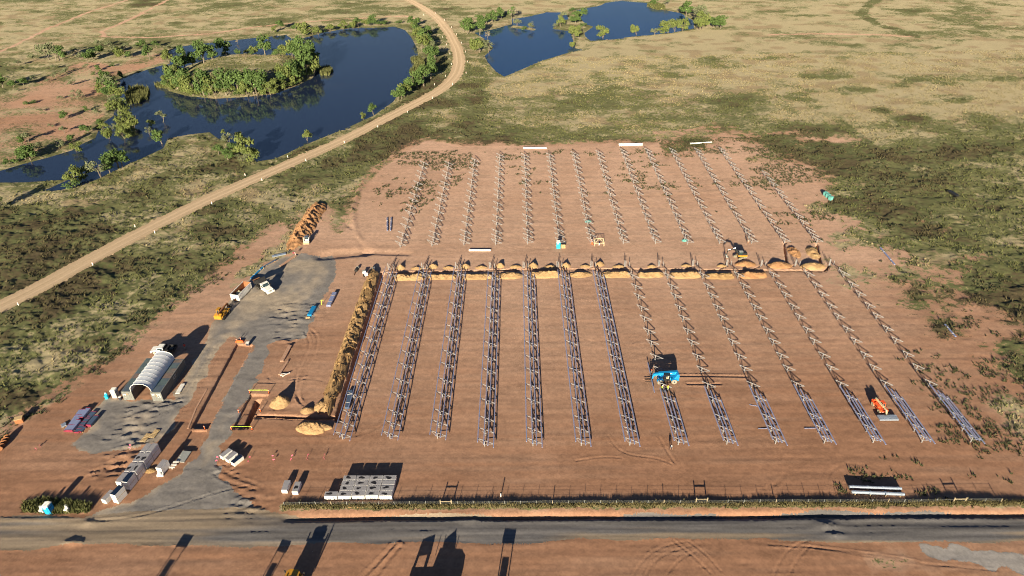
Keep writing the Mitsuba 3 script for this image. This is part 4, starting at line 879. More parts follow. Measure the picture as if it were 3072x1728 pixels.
def skid_steer(label, c, rz, body='m_white', raised=False, cat='skid loader', s=1.0, name='skid_loader'):
    k = thing(name, label, cat); t = place(c[0], c[1], ground_z(*c), rz, s)
    put(k, 'body', MB().prism([(-1.3, .35), (-1.35, 1.3), (-.9, 1.45), (.6, 1.2), (.8, .4)], -.5, .5).ply(body), t)
    for y in (-.72, .72):
        q = put(k, 'track', MB().prism([(-1.15, .05), (-1.3, .35), (-1.1, .72), (.75, .72), (.95, .35), (.8, .05)], y - .18, y + .18).ply('m_rubber'), t)
    cab = put(k, 'cab', MB().bar((-.75, -.45, 1.2), (-.7, -.45, 2.0), .08).bar((-.75, .45, 1.2), (-.7, .45, 2.0), .08).bar((.5, -.45, .8), (.35, -.45, 2.0), .08).bar((.5, .45, .8), (.35, .45, 2.0), .08).ply('m_black'), t)
    put(k, 'cab__window', MB().prism([(-.7, 1.2), (-.66, 1.95), (.32, 1.95), (.46, .9)], -.42, .42).ply('m_glass'), t)
    put(k, 'cab__roof', MB().box((-.2, 0, 2.04), (1.2, 1.0, .1)).ply('m_bluesteel'), t)
    z = 3.0 if raised else .75
    for y in (-.78, .78):
        a = MB().bar((-1.25, y, 1.55), (.3, y, 1.75 if not raised else 2.55), .14, .22).bar((.3, y, 1.75 if not raised else 2.55), (1.15, y, z - .1), .14, .22)
        put(k, 'arm', a.ply(body), t)
    bq = [(1.15, z - .45), (1.15, z + .25), (1.3, z + .3), (1.25, z - .3), (1.95, z - .38), (1.98, z - .45)]
    put(k, 'bucket', MB().prism(bq, -.95, .95).prism([(1.15, z - .45), (1.15, z + .25), (1.95, z - .42)], -.97, -.93).prism([(1.15, z - .45), (1.15, z + .25), (1.95, z - .42)], .93, .97).ply('m_cream'), t)
    put(k, 'exhaust', MB().tube((-1.1, .25, 1.4), (-1.1, .25, 1.75), .05, 6).ply('m_black'), t)
    return k
skid_steer('white track loader working beside the big orange soil mound', (-68.4, 190.4), -math.pi / 2)

def excavator(label, c, rz, swing, s=1.0, reach=1.0):
    k = thing('excavator', label, 'excavator'); t = place(c[0], c[1], ground_z(*c), rz, s); u = t @ T().rotate([0, 0, 1], math.degrees(swing))
    for y in (-1.0, 1.0):
        q = put(k, 'track', MB().prism([(-1.5, .05), (-1.75, .42), (-1.5, .78), (1.5, .78), (1.75, .42), (1.5, .05)], y - .25, y + .25).ply('m_rubber_dusty'), t)
    put(k, 'undercarriage', MB().box((0, 0, .55), (1.6, 1.6, .4)).tube((0, 0, .6), (0, 0, .95), .6, 14).ply('m_black'), t)
    put(k, 'house', MB().plan([(-1.75, -.9), (-1.9, 0), (-1.75, .9), (-.9, 1.15), (1.0, 1.1), (1.0, -1.1), (-.9, -1.15)], .95, 1.45).ply('m_yellow'), u)
    put(k, 'engine_cover', MB().box((-.95, -.1, 1.75), (1.4, 1.9, .6)).box((.35, -.75, 1.65), (1.2, .7, .4)).ply('m_black'), u)
    cab = put(k, 'cab', MB().box((.4, .62, 1.55), (1.25, .86, .25)).bar((-.18, .24, 1.6), (-.18, .24, 2.6), .09).bar((-.18, 1.02, 1.6), (-.18, 1.02, 2.6), .09).bar((1.0, .24, 1.6), (.8, .24, 2.6), .09).bar((1.0, 1.02, 1.6), (.8, 1.02, 2.6), .09).ply('m_black'), u)
    put(k, 'cab__window', MB().prism([(-.14, 1.68), (-.14, 2.56), (.78, 2.56), (.96, 1.68)], .28, .98).ply('m_glass'), u)
    put(k, 'cab__roof', MB().box((.32, .63, 2.64), (1.2, .9, .1)).ply('m_grey'), u)
    e, b = np.array([2.35 * reach, -.1, 3.05]), np.array([4.1 * reach, -.1, 2.3])
    put(k, 'boom', MB().bar((.8, -.1, 1.5), (1.7 * reach, -.1, 2.85), .32, .42).bar((1.6 * reach, -.1, 2.8), e + np.array([.45, 0, -.05]), .3, .36).ply('m_black'), u)
    put(k, 'stick', MB().bar(e + np.array([.2, 0, .1]), b, .24, .3).bar(b, b + np.array([.12, 0, -1.3]), .22, .24).ply('m_black'), u)
    put(k, 'cylinder', MB().tube((.9, .15, 1.3), (1.8 * reach, .15, 2.5), .08, 8).ply('m_black'), u)
    put(k, 'cylinder', MB().tube(e + np.array([-.4, 0, .35]), b + np.array([-.2, 0, .35]), .07, 8).ply('m_chrome'), u)
    x, z = b[0] + .1, b[2] - 1.3
    put(k, 'bucket', MB().prism([(x - .1, z + .1), (x + .35, z - .1), (x + .3, z - .65), (x - .2, z - .95), (x - .55, z - .75), (x - .1, z - .6), (x, z - .3)], -.5, .3).ply('m_grey'), u)
    return k
excavator('yellow and black excavator reaching left over the trench, far right', (67.7, 177.3), .55, 2.55)

def dumpster():
    c = np.array([-80.05, 156.55]); rz = math.atan2(163.11 - 156.2, -77.47 + 78.89)
    k = thing('roll_off_dumpster', 'open white and rusty roll-off dumpster at the yard edge', 'dumpster'); t = place(c[0], c[1], 0, rz)
    L, Wd, h = 7.0, 2.4, 2.15
    put(k, 'floor', MB().box((L / 2, 0, .3), (L, Wd - .1, .1)).box((L / 2, .55, .12), (L, .16, .24)).box((L / 2, -.55, .12), (L, .16, .24)).ply('m_rust'), t)
    for y, nm in ((-Wd / 2, 'right'), (Wd / 2, 'left')):
        w_ = put(k, 'side_panel', MB().box((L / 2, y * .985, h / 2 + .15), (L, .04, h - .3)).ply('m_rust' if y > 0 else 'm_white'), t)
        m = MB()
        for i in range(12): m.box((.25 + (L - .5) * i / 11, y + .05 * np.sign(y), h / 2 + .1), (.16, .11, h - .3))
        m.box((L / 2, y + .04 * np.sign(y), h - .06), (L, .16, .12))
        put(k, 'rib_frame', m.ply('m_white'), t)
    put(k, 'front_panel', MB().box((.03, 0, h / 2 + .12), (.06, Wd, h - .2)).box((-.03, 0, 1.5), (.06, 1.5, .1)).ply('m_white'), t)
    put(k, 'hook_plate', MB().box((-.05, 0, .45), (.1, .8, .5)).ply('m_rust'), t)
    for i, (y, z) in enumerate(((-.6, 1.2), (.1, 1.5), (.7, .9), (-.2, .8))): put(k, 'rust_patch', MB().box((-.005, y, z), (.02, .12 + .05 * i, .3 - .05 * i)).ply('m_rust'), t)
    put(k, 'tailgate', MB().box((L - .03, 0, h / 2 + .12), (.06, Wd, h - .2)).ply('m_rust'), t)
    r = np.random.default_rng(4)
    k2 = thing('rubbish', 'pale rubbish lying inside the open dumpster', 'rubbish', kind='stuff'); m = MB()
    for i in range(30): m.box((r.uniform(.4, 3.2), r.uniform(-.9, .9), .6 + r.uniform(0, .7)), r.uniform(.15, .6, 3), r.uniform(0, 3), r.uniform(-.5, .5))
    whole(k2, m.ply('m_cream'), t)
dumpster()

def dump_truck():
    a, b = np.array([-75.1, 163.4]), np.array([-71.3, 160.0]); d = b - a; rz = math.atan2(d[1], d[0])
    c = (a + b) / 2 + np.array([-.3, .55])
    k = thing('dump_truck', 'white dump truck with its black bed tipped up in the gravel yard', 'truck'); t = place(c[0], c[1], 0, rz)
    put(k, 'chassis', MB().box((-.3, .42, .85), (6.6, .18, .3)).box((-.3, -.42, .85), (6.6, .18, .3)).box((-2.0, 0, .75), (1.0, 1.6, .25)).ply('m_black'), t)
    for x in (2.45, -1.5, -2.7):
        for y in (-1.0, 1.0): wheel(k, t, x, y, .52, .34 if x > 0 else .52, 'm_rubber', 'm_chrome')
    put(k, 'hood', MB().prism([(1.35, .7), (1.35, 1.75), (3.25, 1.55), (3.42, 1.3), (3.42, .7)], -.92, .92).ply('m_white'), t)
    put(k, 'hood__grille', MB().box((3.43, 0, 1.12), (.05, .85, .55)).ply('m_grey'), t)
    for y in (-1, 1):
        put(k, 'fender', MB().prism([(1.8, .75), (1.95, 1.2), (2.95, 1.2), (3.35, .75), (3.2, .75), (2.85, 1.1), (2.05, 1.1), (1.95, .75)], y - .22, y + .22).ply('m_white'), t)
        put(k, 'headlight', MB().box((3.42, y * .75, 1.15), (.06, .26, .22)).ply('m_glass'), t)
        put(k, 'mirror', MB().box((1.5, y * 1.4, 2.0), (.1, .2, .45)).bar((1.4, y * 1.1, 2.0), (1.5, y * 1.4, 2.0), .04).ply('m_black'), t)
    put(k, 'bumper', MB().box((3.5, 0, .68), (.2, 2.3, .3)).ply('m_white'), t)
    put(k, 'cab', MB().prism([(.0, .7), (.0, 2.65), (.2, 2.72), (.95, 2.66), (1.4, 1.75), (1.4, .7)], -1.05, 1.05).ply('m_white'), t)
    put(k, 'windshield', MB().prism([(.99, 2.6), (1.41, 1.8), (1.44, 1.8), (1.02, 2.62)], -.92, .92).ply('m_glass'), t)
    for y in (-1.06, 1.06): put(k, 'window', MB().prism([(.25, 1.75), (.3, 2.45), (.92, 2.45), (1.2, 1.75)], y - .015, y + .015).ply('m_glass'), t)
    u = t @ T().translate([-3.3, 0, 1.05]).rotate([0, 1, 0], -26)
    m = MB().box((1.75, 0, .05), (3.7, 2.2, .1)).box((1.75, -1.1, .62), (3.7, .08, 1.1)).box((1.75, 1.1, .62), (3.7, .08, 1.1)).box((3.6, 0, .72), (.08, 2.25, 1.35)).box((3.85, 0, 1.38), (.6, 2.2, .07))
    for i in range(5): m.box((.3 + .75 * i, -1.17, .6), (.1, .08, 1.1)).box((.3 + .75 * i, 1.17, .6), (.1, .08, 1.1))
    put(k, 'dump_bed', m.ply('m_black'), u)
    put(k, 'tailgate', MB().box((-.25, 0, 1.0), (.06, 2.15, 1.0), 0, .7).ply('m_rust'), u)
    put(k, 'hoist', MB().tube((-.2, 0, 1.0), (-.4, 0, 2.3), .11, 8).ply('m_chrome'), t)
    put(k, 'fuel_tank', MB().tube((.3, 1.0, .7), (1.2, 1.0, .7), .3, 10).ply('m_chrome'), t)
dump_truck()

def pickup():
    k = thing('pickup_truck', 'white pickup with black flatbed half hidden behind the arched shelter', 'pickup truck'); t = place(-90.1, 133.75, 0, math.pi + .02)
    put(k, 'body', MB().prism([(-.35, .5), (-.35, 1.2), (.9, 1.22), (1.45, 1.28), (2.95, 1.12), (3.08, .95), (3.08, .5)], -.97, .97).ply('m_white'), t)
    put(k, 'cab', MB().prism([(-.3, 1.2), (-.25, 1.82), (-.05, 1.95), (.95, 1.95), (1.15, 1.88), (1.6, 1.24)], -.88, .88).ply('m_white'), t)
    put(k, 'windshield', MB().prism([(1.18, 1.86), (1.6, 1.28), (1.64, 1.28), (1.21, 1.88)], -.78, .78).ply('m_glass'), t)
    for y in (-.89, .89):
        put(k, 'window', MB().prism([(-.1, 1.3), (-.05, 1.75), (.95, 1.8), (1.3, 1.3)], y - .012, y + .012).ply('m_glass'), t)
        put(k, 'mirror', MB().box((1.2, y * 1.22, 1.35), (.1, .2, .2)).ply('m_white'), t)
        put(k, 'headlight', MB().box((3.06, y * .8, .95), (.08, .3, .16)).ply('m_chrome'), t)
        put(k, 'wheel_arch', MB().prism([(1.55, .5), (1.7, .92), (2.5, .92), (2.65, .5)], y * 1.09 - .02, y * 1.09 + .02).ply('m_black'), t)
    put(k, 'bumper', MB().box((3.15, 0, .58), (.16, 1.9, .24)).ply('m_chrome'), t)
    for x in (2.1, -1.75):
        for y in (-.88, .88): wheel(k, t, x, y, .42, .3, 'm_rubber', 'm_white')
    put(k, 'door', MB().prism([(-.2, .55), (-.2, 1.2), (1.1, 1.2), (1.1, .55)], -1.45, -1.41).ply('m_white'), t)
    m = MB().box((-1.75, 0, .95), (2.7, 2.2, .14))
    for y in (-1.08, 1.08): m.box((-1.75, y, 1.25), (2.7, .05, .5))
    m.box((-.5, 0, 1.5), (.1, 2.1, .9)).box((-3.05, 0, 1.2), (.06, 2.1, .4))
    put(k, 'flatbed', m.ply('m_black'), t)
    put(k, 'toolbox', MB().box((-.95, 0, 1.25), (.6, 1.9, .45)).box((-2.2, .3, 1.2), (.9, .8, .35)).ply('m_black'), t)
    put(k, 'tail_light', MB().box((-3.12, -.85, .9), (.05, .2, .14)).ply('m_red'), t)
pickup()

def haul_truck(label, c, rz):
    k = thing('site_truck', label, 'truck'); t = place(c[0], c[1], 0, rz)
    put(k, 'chassis', MB().box((-.5, 0, 1.0), (8.4, 1.2, .5)).ply('m_black'), t)
    for x in (3.0, -1.6, -3.3):
        for y in (-1.35, 1.35): wheel(k, t, x, y, .85, .65, 'm_rubber', 'm_yellow')
    put(k, 'cab', MB().box((3.3, 0, 1.7), (1.9, 2.6, 1.0)).bar((2.5, -1.0, 2.2), (2.5, -1.0, 3.0), .1).bar((2.5, 1.0, 2.2), (2.5, 1.0, 3.0), .1).bar((4.1, -1.0, 2.2), (4.0, -1.0, 3.0), .1).bar((4.1, 1.0, 2.2), (4.0, 1.0, 3.0), .1).ply('m_yellow'), t)
    put(k, 'cab__window', MB().box((3.27, 0, 2.6), (1.4, 1.9, .7)).ply('m_glass'), t)
    put(k, 'cab__roof', MB().plan([(2.1, -.7), (2.5, -1.15), (3.9, -1.15), (4.35, -.7), (4.35, .7), (3.9, 1.15), (2.5, 1.15), (2.1, .7)], 3.0, 3.12).ply('m_yellow'), t)
    put(k, 'dump_bed', MB().prism([(-5.0, 2.3), (-4.3, 1.3), (1.6, 1.25), (1.9, 2.9), (2.0, 3.0), (1.2, 3.0), (.9, 2.9), (-4.9, 2.9)], -1.65, 1.65).ply('m_yellow'), t)
    put(k, 'roof_box', MB().box((2.5, -.35, 3.38), (.7, 1.0, .5)).box((2.5, .75, 3.25), (.5, .25, .25)).ply('m_black'), t)
    for y in (-1.6, 1.6): put(k, 'mirror', MB().box((4.15, y * 1.05, 2.5), (.1, .25, .6)).bar((4.0, y * .7, 2.2), (4.15, y * 1.05, 2.4), .05).ply('m_black'), t)
    put(k, 'exhaust', MB().tube((2.2, -1.9, 1.3), (2.2, -1.9, 4.0), .09, 8).tube((1.5, -2.0, 1.3), (1.5, -2.0, 3.8), .07, 8).ply('m_black'), t)
def mobile_crane(label, c, rz):
    k = thing('mobile_crane', label, 'crane'); t = place(c[0], c[1], 0, rz)
    put(k, 'carrier', MB().prism([(-4.2, .9), (-4.2, 2.2), (-3.4, 2.6), (.6, 2.6), (1.0, 1.5), (4.6, 1.4), (4.6, .9)], -1.1, 1.1).ply('m_yellow'), t)
    for x in (-3.0, -1.2, 2.2, 3.6):
        for y in (-1.0, 1.0): wheel(k, t, x, y, .7, .5, 'm_rubber', 'm_yellow')
    put(k, 'cab', MB().bar((2.4, 0, 1.4), (2.4, 0, 3.2), .5).bar((4.4, 0, 1.4), (4.1, 0, 3.0), .4).prism([(2.1, 2.75), (4.3, 2.55), (4.2, 3.0), (2.2, 3.4)], -1, 1).ply('m_yellow'), t)
    put(k, 'boom', MB().bar((-1.2, 0, 2.4), (-.6, 0, 3.55), 1.5, 1.9).ply('m_yellow'), t)
    for x in (-2.1, 1.2, .3): put(k, 'light_pole', MB().tube((x, .3, 2.5), (x, .3, 3.75), .06, 6).ply('m_black'), t)
# machines standing just below the bottom edge of the photograph; their long shadows reach into it
haul_truck('yellow site truck whose cab roof just shows at the bottom edge', (-39.3, 65.4), math.radians(84))
skid_steer('track loader just outside the bottom left, throwing a raised-bucket shadow', (-63.7, 65.6), math.radians(80), 'm_yellow', True, s=1.05)
skid_steer('small track loader just outside the bottom edge left of the wheel loader', (-45.0, 65.6), math.radians(75), 'm_yellow', True, s=.95)
mobile_crane('large wheeled crane just outside the bottom edge, its shadow crossing the verge', (-15.6, 65.6), math.radians(176))
skid_steer('track loader just outside the bottom edge right of the large telehandler', (-4.2, 65.0), math.radians(86), 'm_yellow', True, s=1.12)

# ---------------------------------------------------------------- steel, pipes, timber lying about
def bundle(name, label, cat, a, b, n, w, h, m, strap=None, z0=.12, layers=1, group=None, ends=None):
    k = thing(name, label, cat, group); a, b = np.array(a, float), np.array(b, float)
    d = b - a; L = np.linalg.norm(d); rz = math.atan2(d[1], d[0]); c = (a + b) / 2; t = place(c[0], c[1], 0, rz)
    for l in range(layers):
        for i in range(n): put(k, 'bar', MB().box((RNG.normal(0, .03), (i - (n - 1) / 2) * w, z0 + h * (l + .5)), (L, w * .93, h * .95)).ply(m), t)
    if strap:
        for x in (-.22, .24): put(k, 'strap', MB().box((x * L, 0, z0 + h * layers / 2), (.1, n * w + .04, h * layers + .04)).ply(strap), t)
    if ends:
        for x in (-.497, .497): put(k, 'end_cap', MB().box((x * L * 1.0, 0, z0 + h * layers / 2), (.16, n * w + .03, h * layers + .03)).ply(ends), t)
    for x in (-.35, .35): put(k, 'dunnage', MB().box((x * L, 0, .06), (.12, n * w + .3, .12)).ply('m_wood'), t)
    return k
zb = (180, 1200)
PB = [(-99.89,112.54),(-99.62,105.84),(-99.00,112.31),(-98.89,105.73),(-98.16,112.73),(-98.28,109.74),(-98.28,108.90),(-98.45,105.72),(-96.77,111.85),(-96.88,110.35),(-96.39,111.84),(-97.01,107.53),(-96.85,109.72),(-96.95,105.40),(-95.01,110.22),(-95.26,107.31),(-95.98,107.01),(-96.32,105.59)]
for i, lab in enumerate(('long grey-blue tube bundle, outermost left of the strapped bundles', 'long grey-blue tube bundle, second from left of the strapped bundles', 'short tube bundle at the upper end of the left strapped group', 'short tube bundle at the lower end of the left strapped group',
                         'small tube bundle at the upper tip of the middle group', 'long twisted tube bundle in the middle strapped group', 'long tube bundle left side of the middle strapped group', 'short wide tube bundle, rightmost of the strapped bundles', 'short tube bundle at the lower tip of the middle group')):
    bundle('tube_bundle', lab, 'tube bundle', PB[2 * i], PB[2 * i + 1], 4 if i in (0, 4, 8) else 6, .18, .3, 'm_purlin' if i < 4 else 'm_bluesteel', 'm_red' if i in (0, 1, 6) else None, .12, 2 if i in (1, 2, 3, 7) else 1, 'red-capped tube bundles', 'm_red')
bundle('sheet_stack', 'small silver sheet stack left of the tube bundles', 'sheet stack', (-101.45,107.39), (-100.82,108.10), 3, .35, .3, 'm_zinc')
bundle('purlin_stack', 'grey purlin stack in four sections on the soil beside the yard', 'purlin stack', (-52.61,159.67), (-52.90,153.14), 6, .19, .3, 'm_purlin', 'm_wood', .12, 2)
bundle('purlin_stack', 'bright blue purlin stack at the gravel yard edge', 'purlin stack', (-56.70,152.73), (-57.03,148.59), 6, .19, .3, 'm_blue', None, .12, 2)
k = thing('wood_block', 'orange wood block at the lower end of the blue stack', 'wood block'); whole(k, MB().box((0, 0, .14), (1.2, .4, .28)).ply('m_wood'), place(*(-57.32,147.98), 0, .1))
bundle('purlin_stack', 'blue purlin stack lying inside the leftmost near rack', 'purlin stack', (-39.57,117.97), (-39.13,112.16), 6, .17, .26, 'm_bluesteel', 'm_white', .12, 2)
bundle('purlin_stack', 'thin dark purlin stack left of the first far row, left one', 'purlin stack', (-45.17,206.75), (-43.60,197.25), 2, .18, .26, 'm_purlin', 'm_white', .1, 1, 'thin purlin stacks left of the far block')
bundle('purlin_stack', 'thin dark purlin stack left of the first far row, right one', 'purlin stack', (-43.73,206.71), (-42.54,197.23), 2, .18, .26, 'm_purlin', 'm_white', .1, 1, 'thin purlin stacks left of the far block')
bundle('beam_stack', 'stack of pinkish steel beams on the soil right of the gravel road, upper one', 'beam stack', (-58.64,135.55), (-58.95,129.27), 3, .3, .3, 'm_plank', None, .12, 1, 'steel beam stacks')
bundle('beam_stack', 'stack of pinkish steel beams on the soil right of the gravel road, lower one', 'beam stack', (-57.45,129.25), (-58.08,124.08), 2, .25, .3, 'm_plank', None, .12, 1, 'steel beam stacks')
k = thing('offcut_pile', 'scattered steel offcuts at the end of the lower beam stack', 'offcut pile')
for i in range(5): put(k, 'offcut', MB().box((0, 0, .15 + .05 * i), (1.6, .14, .14)).ply('m_plank' if i % 2 else 'm_white'), place((-56.94,124.06)[0] + .35 * i - .7, (-56.94,124.06)[1] + .2 * (i % 3), 0, .3 * i - .5))
def white_pipes(label, a, b, r=.28, group=None, z=.3, collars=0, n=1):
    k = thing('white_pipe', label, 'pipe', group); a, b = np.array(a, float), np.array(b, float); d = (b - a) / np.linalg.norm(b - a)
    put(k, 'tube', MB().tube((a[0], a[1], z), (b[0], b[1], z), r, 14).ply('m_white' if not collars else 'm_zinc'))
    for i in range(collars):
        q = a + (b - a) * (.07 + .86 * i / (collars - 1)); put(k, 'collar', MB().tube((*(q - d * .12), z), (*(q + d * .12), z), r * 1.22, 14).ply('m_zinc'))
        put(k, 'cradle', MB().box((q[0], q[1], (z - r) / 2), (.2, .7, z - r)).ply('m_wood'))
    for e, s in ((a, 1), (b, -1)): put(k, 'end', MB().tube((*(e - d * .01 * s), z), (*(e + d * .03 * s), z), r * .8, 12).ply('m_grey'))
white_pipes('white wrapped tube lying before the third and fourth far rows', (-15.64,183.46), (-8.82,183.29), .3)
white_pipes('white wrapped tube lying behind the fifth far row', (2.45,270.05), (12.28,269.31), .36)
white_pipes('white tube behind the ninth far row, farther of two', (43.05,272.78), (53.14,272.99), .3)
white_pipes('white tube behind the ninth far row, nearer of two', (42.99,271.24), (52.96,271.84), .3)
white_pipes('white tube at the pad edge behind the twelfth far row', (73.21,272.25), (82.68,273.45), .36)
white_pipes('silver pipe with four collars near the fence, farther of two', (63.70,88.52), (73.51,87.97), .3, 'silver pipes by the fence', .62, 4)
white_pipes('silver pipe with four collars near the fence, nearer of two', (63.62,87.26), (73.42,86.61), .3, 'silver pipes by the fence', .62, 4)
bundle('purlin_bundle', 'thin blue purlin bundle lying in the weeds right of the pad', 'purlin bundle', (112.48,182.28), (112.07,172.02), 2, .2, .26, 'm_purlin', 'm_white', .1, 1)
bundle('purlin_bundle', 'thin violet purlin bundle lying right of the last near row', 'purlin bundle', (110.79,141.72), (110.65,136.42), 2, .2, .24, 'm_purlin', 'm_white', .1, 1)
k = thing('black_trough', 'long black trough lying in the green weeds at the far right', 'trough'); a, b = (154.96,222.09), (155.83,217.60)
whole(k, MB().bar((*a, .5), (*b, .5), 1.3, .6).ply('m_black'))
k = thing('teal_bin_row', 'row of three pale teal bins at the weed edge right of the far block', 'bin')
for i, c in enumerate([(110.39,220.61),(110.57,218.94),(110.76,217.01)]): put(k, 'bin', MB().box((0, 0, .6), (1.25, 1.1, 1.2)).box((0, 0, 1.22), (1.35, 1.2, .08)).ply('m_teal'), place(c[0], c[1], 0, .5))
for i, c in enumerate([(53.14,188.46),(23.53,202.43)]):
    k = thing('teal_netting', ('heap of teal netting at the front of the tenth far row', 'heap of teal netting inside the seventh far row')[i], 'netting', 'teal netting heaps')
    whole(k, mikit.ply(heap_mesh(c[0], c[1], 2.4, 1.6, .7, .4, 140 + i, lump=.9, n=16), 'm_teal', False))
a, b, c_, d_ = [(-73.79,119.28),(-73.79,113.17),(-73.79,112.95),(-73.02,106.52)]
lone_bars('plank', 'long pinkish plank along the shallow pit, upper one', 'plank', (a, b), .32, .12, 'm_plank', .08, 'planks along the shallow pit')
lone_bars('plank', 'long pinkish plank along the shallow pit, lower one', 'plank', (c_, d_), .32, .12, 'm_plank', .08, 'planks along the shallow pit')
a, b = [(-78.18,181.59),(-72.83,189.14)]
bundle('ramp_beam', 'long brown channel beam with red flag at the top of the gravel yard', 'beam', (-72.69,175.01), (-69.80,181.60), 2, .4, .2, 'm_plank', None, .2)
bundle('blue_pipe', 'blue pipe row along the gravel yard edge, lower one with white clamps', 'pipe', (-79.49,168.10), (-77.91,174.74), 2, .22, .24, 'm_blue', 'm_white', .2)
bundle('blue_pipe', 'blue pipe row along the gravel yard edge, upper one', 'pipe', (-77.58,175.32), (-75.22,179.06), 2, .2, .22, 'm_bluesteel', None, .2)
bundle('purlin_bundle', 'fanned silver purlins lying beside the grass above the yard', 'purlin bundle', (-77.04,180.94), (-73.26,182.72), 5, .22, .25, 'm_zinc', None, .2)
lone_bars('purlin', 'single purlin leaning by the grass above the yard', 'purlin', ((-72.84,182.71), (-72.73,186.10)), .2, .2, 'm_bluesteel', .2)
bundle('sheet_stack', 'grey-white slats stacked in the shade beside the right container', 'slat stack', (-80.11,117.86), (-80.19,121.26), 5, .2, .14, 'm_white', None, .12)
k = thing('steel_plate', 'grey steel plate lying beside the gravel bend', 'plate'); whole(k, MB().box((0, 0, .12), (1.9, 3.0, .16)).ply('m_grey'), place(*(-70.55,98.26), 0, -.1))
for i, c in enumerate([(-81.05,103.81),(-79.69,104.99)]):
    k = thing('wood_pallet', ('slatted wood pallet behind the crate stacks, left one', 'slatted wood pallet behind the crate stacks, right one')[i], 'pallet', 'pallets behind the crate stacks'); t = place(c[0], c[1], 0, -.15)
    for j in range(7): put(k, 'slat', MB().box((0, -1.1 + .36 * j, .15), (1.2, .22, .05)).ply('m_wood'), t)
    for x in (-.5, 0, .5): put(k, 'stringer', MB().box((x, 0, .07), (.1, 2.4, .11)).ply('m_wood'), t)
k = thing('wood_box', 'rust-brown wooden box in the grass at the far left', 'box'); t = place(*(-111.71,109.07), 0, .4)
put(k, 'box_body', MB().box((0, 0, .6), (1.5, 1.2, 1.2)).ply('m_rust'), t); put(k, 'lid', MB().box((0, 0, 1.24), (1.6, 1.3, .08)).ply('m_wood'), t)
for i, c in enumerate([(-110.84,100.88),(-110.95,101.84),(-111.07,102.81),(-111.13,103.69)]):
    k = thing('cable_reel', '%s dark red reel from the front at the far left edge' % ordinal(i), 'reel', 'dark reels at the left edge'); t = place(c[0], c[1], 0, .5)
    put(k, 'drum', MB().tube((0, -.35, .55), (0, .35, .55), .35, 12).ply('m_black'), t)
    for y in (-.4, .4): put(k, 'flange', MB().tube((0, y - .04, .55), (0, y + .04, .55), .58, 16).ply('m_rust'), t)
for i, c in enumerate([(-46.29,170.76),(-43.89,172.43)]):
    k = thing('utility_box', ('white utility box at the top of the long berm, left one', 'white utility box at the top of the long berm, right one')[i], 'box', 'white utility boxes'); t = place(c[0], c[1], 0, .35)
    put(k, 'box_body', MB().box((0, 0, .45), (1.0, .7, .8)).ply('m_white'), t); put(k, 'lid', MB().box((0, 0, .9), (1.1, .8, .1)).ply('m_grey'), t)
k = thing('plate_compactor', 'small white machine on the top of the long berm', 'compactor'); t = place(*(-45.03,167.73), .9, .3)
put(k, 'engine', MB().box((0, 0, .5), (1.0, .7, .6)).box((.2, 0, .95), (.5, .5, .35)).ply('m_white'), t); put(k, 'drum', MB().tube((-.6, -.4, .3), (-.6, .4, .3), .3, 12).ply('m_black'), t); put(k, 'handle', MB().bar((.5, -.3, .5), (1.3, -.3, 1.1), .06).bar((.5, .3, .5), (1.3, .3, 1.1), .06).bar((1.3, -.3, 1.1), (1.3, .3, 1.1), .06).ply('m_black'), t)
k = thing('culvert_pipe', 'dark open pipe end in the ground above the long berm', 'pipe'); c = (-48.83,173.50)
put(k, 'tube', MB().tube((c[0], c[1], .25), (c[0] - .2, c[1] - 1.6, .2), .5, 14).ply('m_black')); put(k, 'rim', MB().tube((c[0], c[1] + .05, .25), (c[0], c[1] - .12, .25), .55, 14).ply('m_grey'))
# A-frame stand
k = thing('a_frame_stand', 'cream steel A-frame stand before the seventh and eighth far rows', 'stand'); t = place(*(25.57,185.66), 0, .02)
for x in (-1.45, 1.45):
    put(k, 'leg', MB().bar((x, -.1, 0), (x, .1, 1.15), .11).bar((x, .1, 1.15), (x * .93, 1.2, 1.95), .1).ply('m_cream'), t)
    put(k, 'leg', MB().bar((x * .93, 1.3, 0), (x * .93, 1.2, 1.95), .1).ply('m_cream'), t)
put(k, 'crossbar', MB().bar((-1.4, 1.2, 1.95), (1.4, 1.2, 1.95), .12).ply('m_cream'), t); put(k, 'crossbar', MB().bar((-1.45, .05, .8), (1.45, .05, .8), .1).ply('m_cream'), t)
for s in (-1, 1): put(k, 'brace', MB().bar((s * 1.45, .0, .75), (s * .25, 1.2, 1.95), .09).ply('m_cream'), t)
put(k, 'winch', MB().box((0, .05, .75), (.35, .3, .4)).box((-.15, .05, .4), (.06, .06, .5)).box((.15, .05, .4), (.06, .06, .5)).ply('m_white'), t)
# barricades around the pits
def delineator(c, label, group='orange delineators at the pits', name='delineator'):
    k = thing(name, label, 'delineator', group); t = place(c[0], c[1], 0, RNG.uniform(0, 3))
    put(k, 'base', MB().tube((0, 0, 0), (0, 0, .1), .24, 10).ply('m_black'), t)
    put(k, 'stem', MB().tube((0, 0, .08), (0, 0, 1.1), .09, 8, .07).ply('m_hiorange'), t)
    put(k, 'band', MB().tube((0, 0, .8), (0, 0, .95), .088, 8).ply('m_white'), t)
DP = [(-63.12,117.85),(-58.64,117.78),(-63.21,105.99),(-58.65,105.93),(-63.43,111.30),(-58.61,111.56)]
for c, l in zip(DP, ('far left', 'far right', 'near left', 'near right', 'left side', 'right side')): delineator(c, 'orange delineator post at the %s of the deep pit' % l)
for a, b, l in ((DP[0], DP[1], 'far'), (DP[2], DP[3], 'near')):
    lone_bars('caution_tape', 'yellow caution tape strung across the %s end of the deep pit' % l, 'tape', (a, b), .03, .1, 'm_hilime', 1.02)
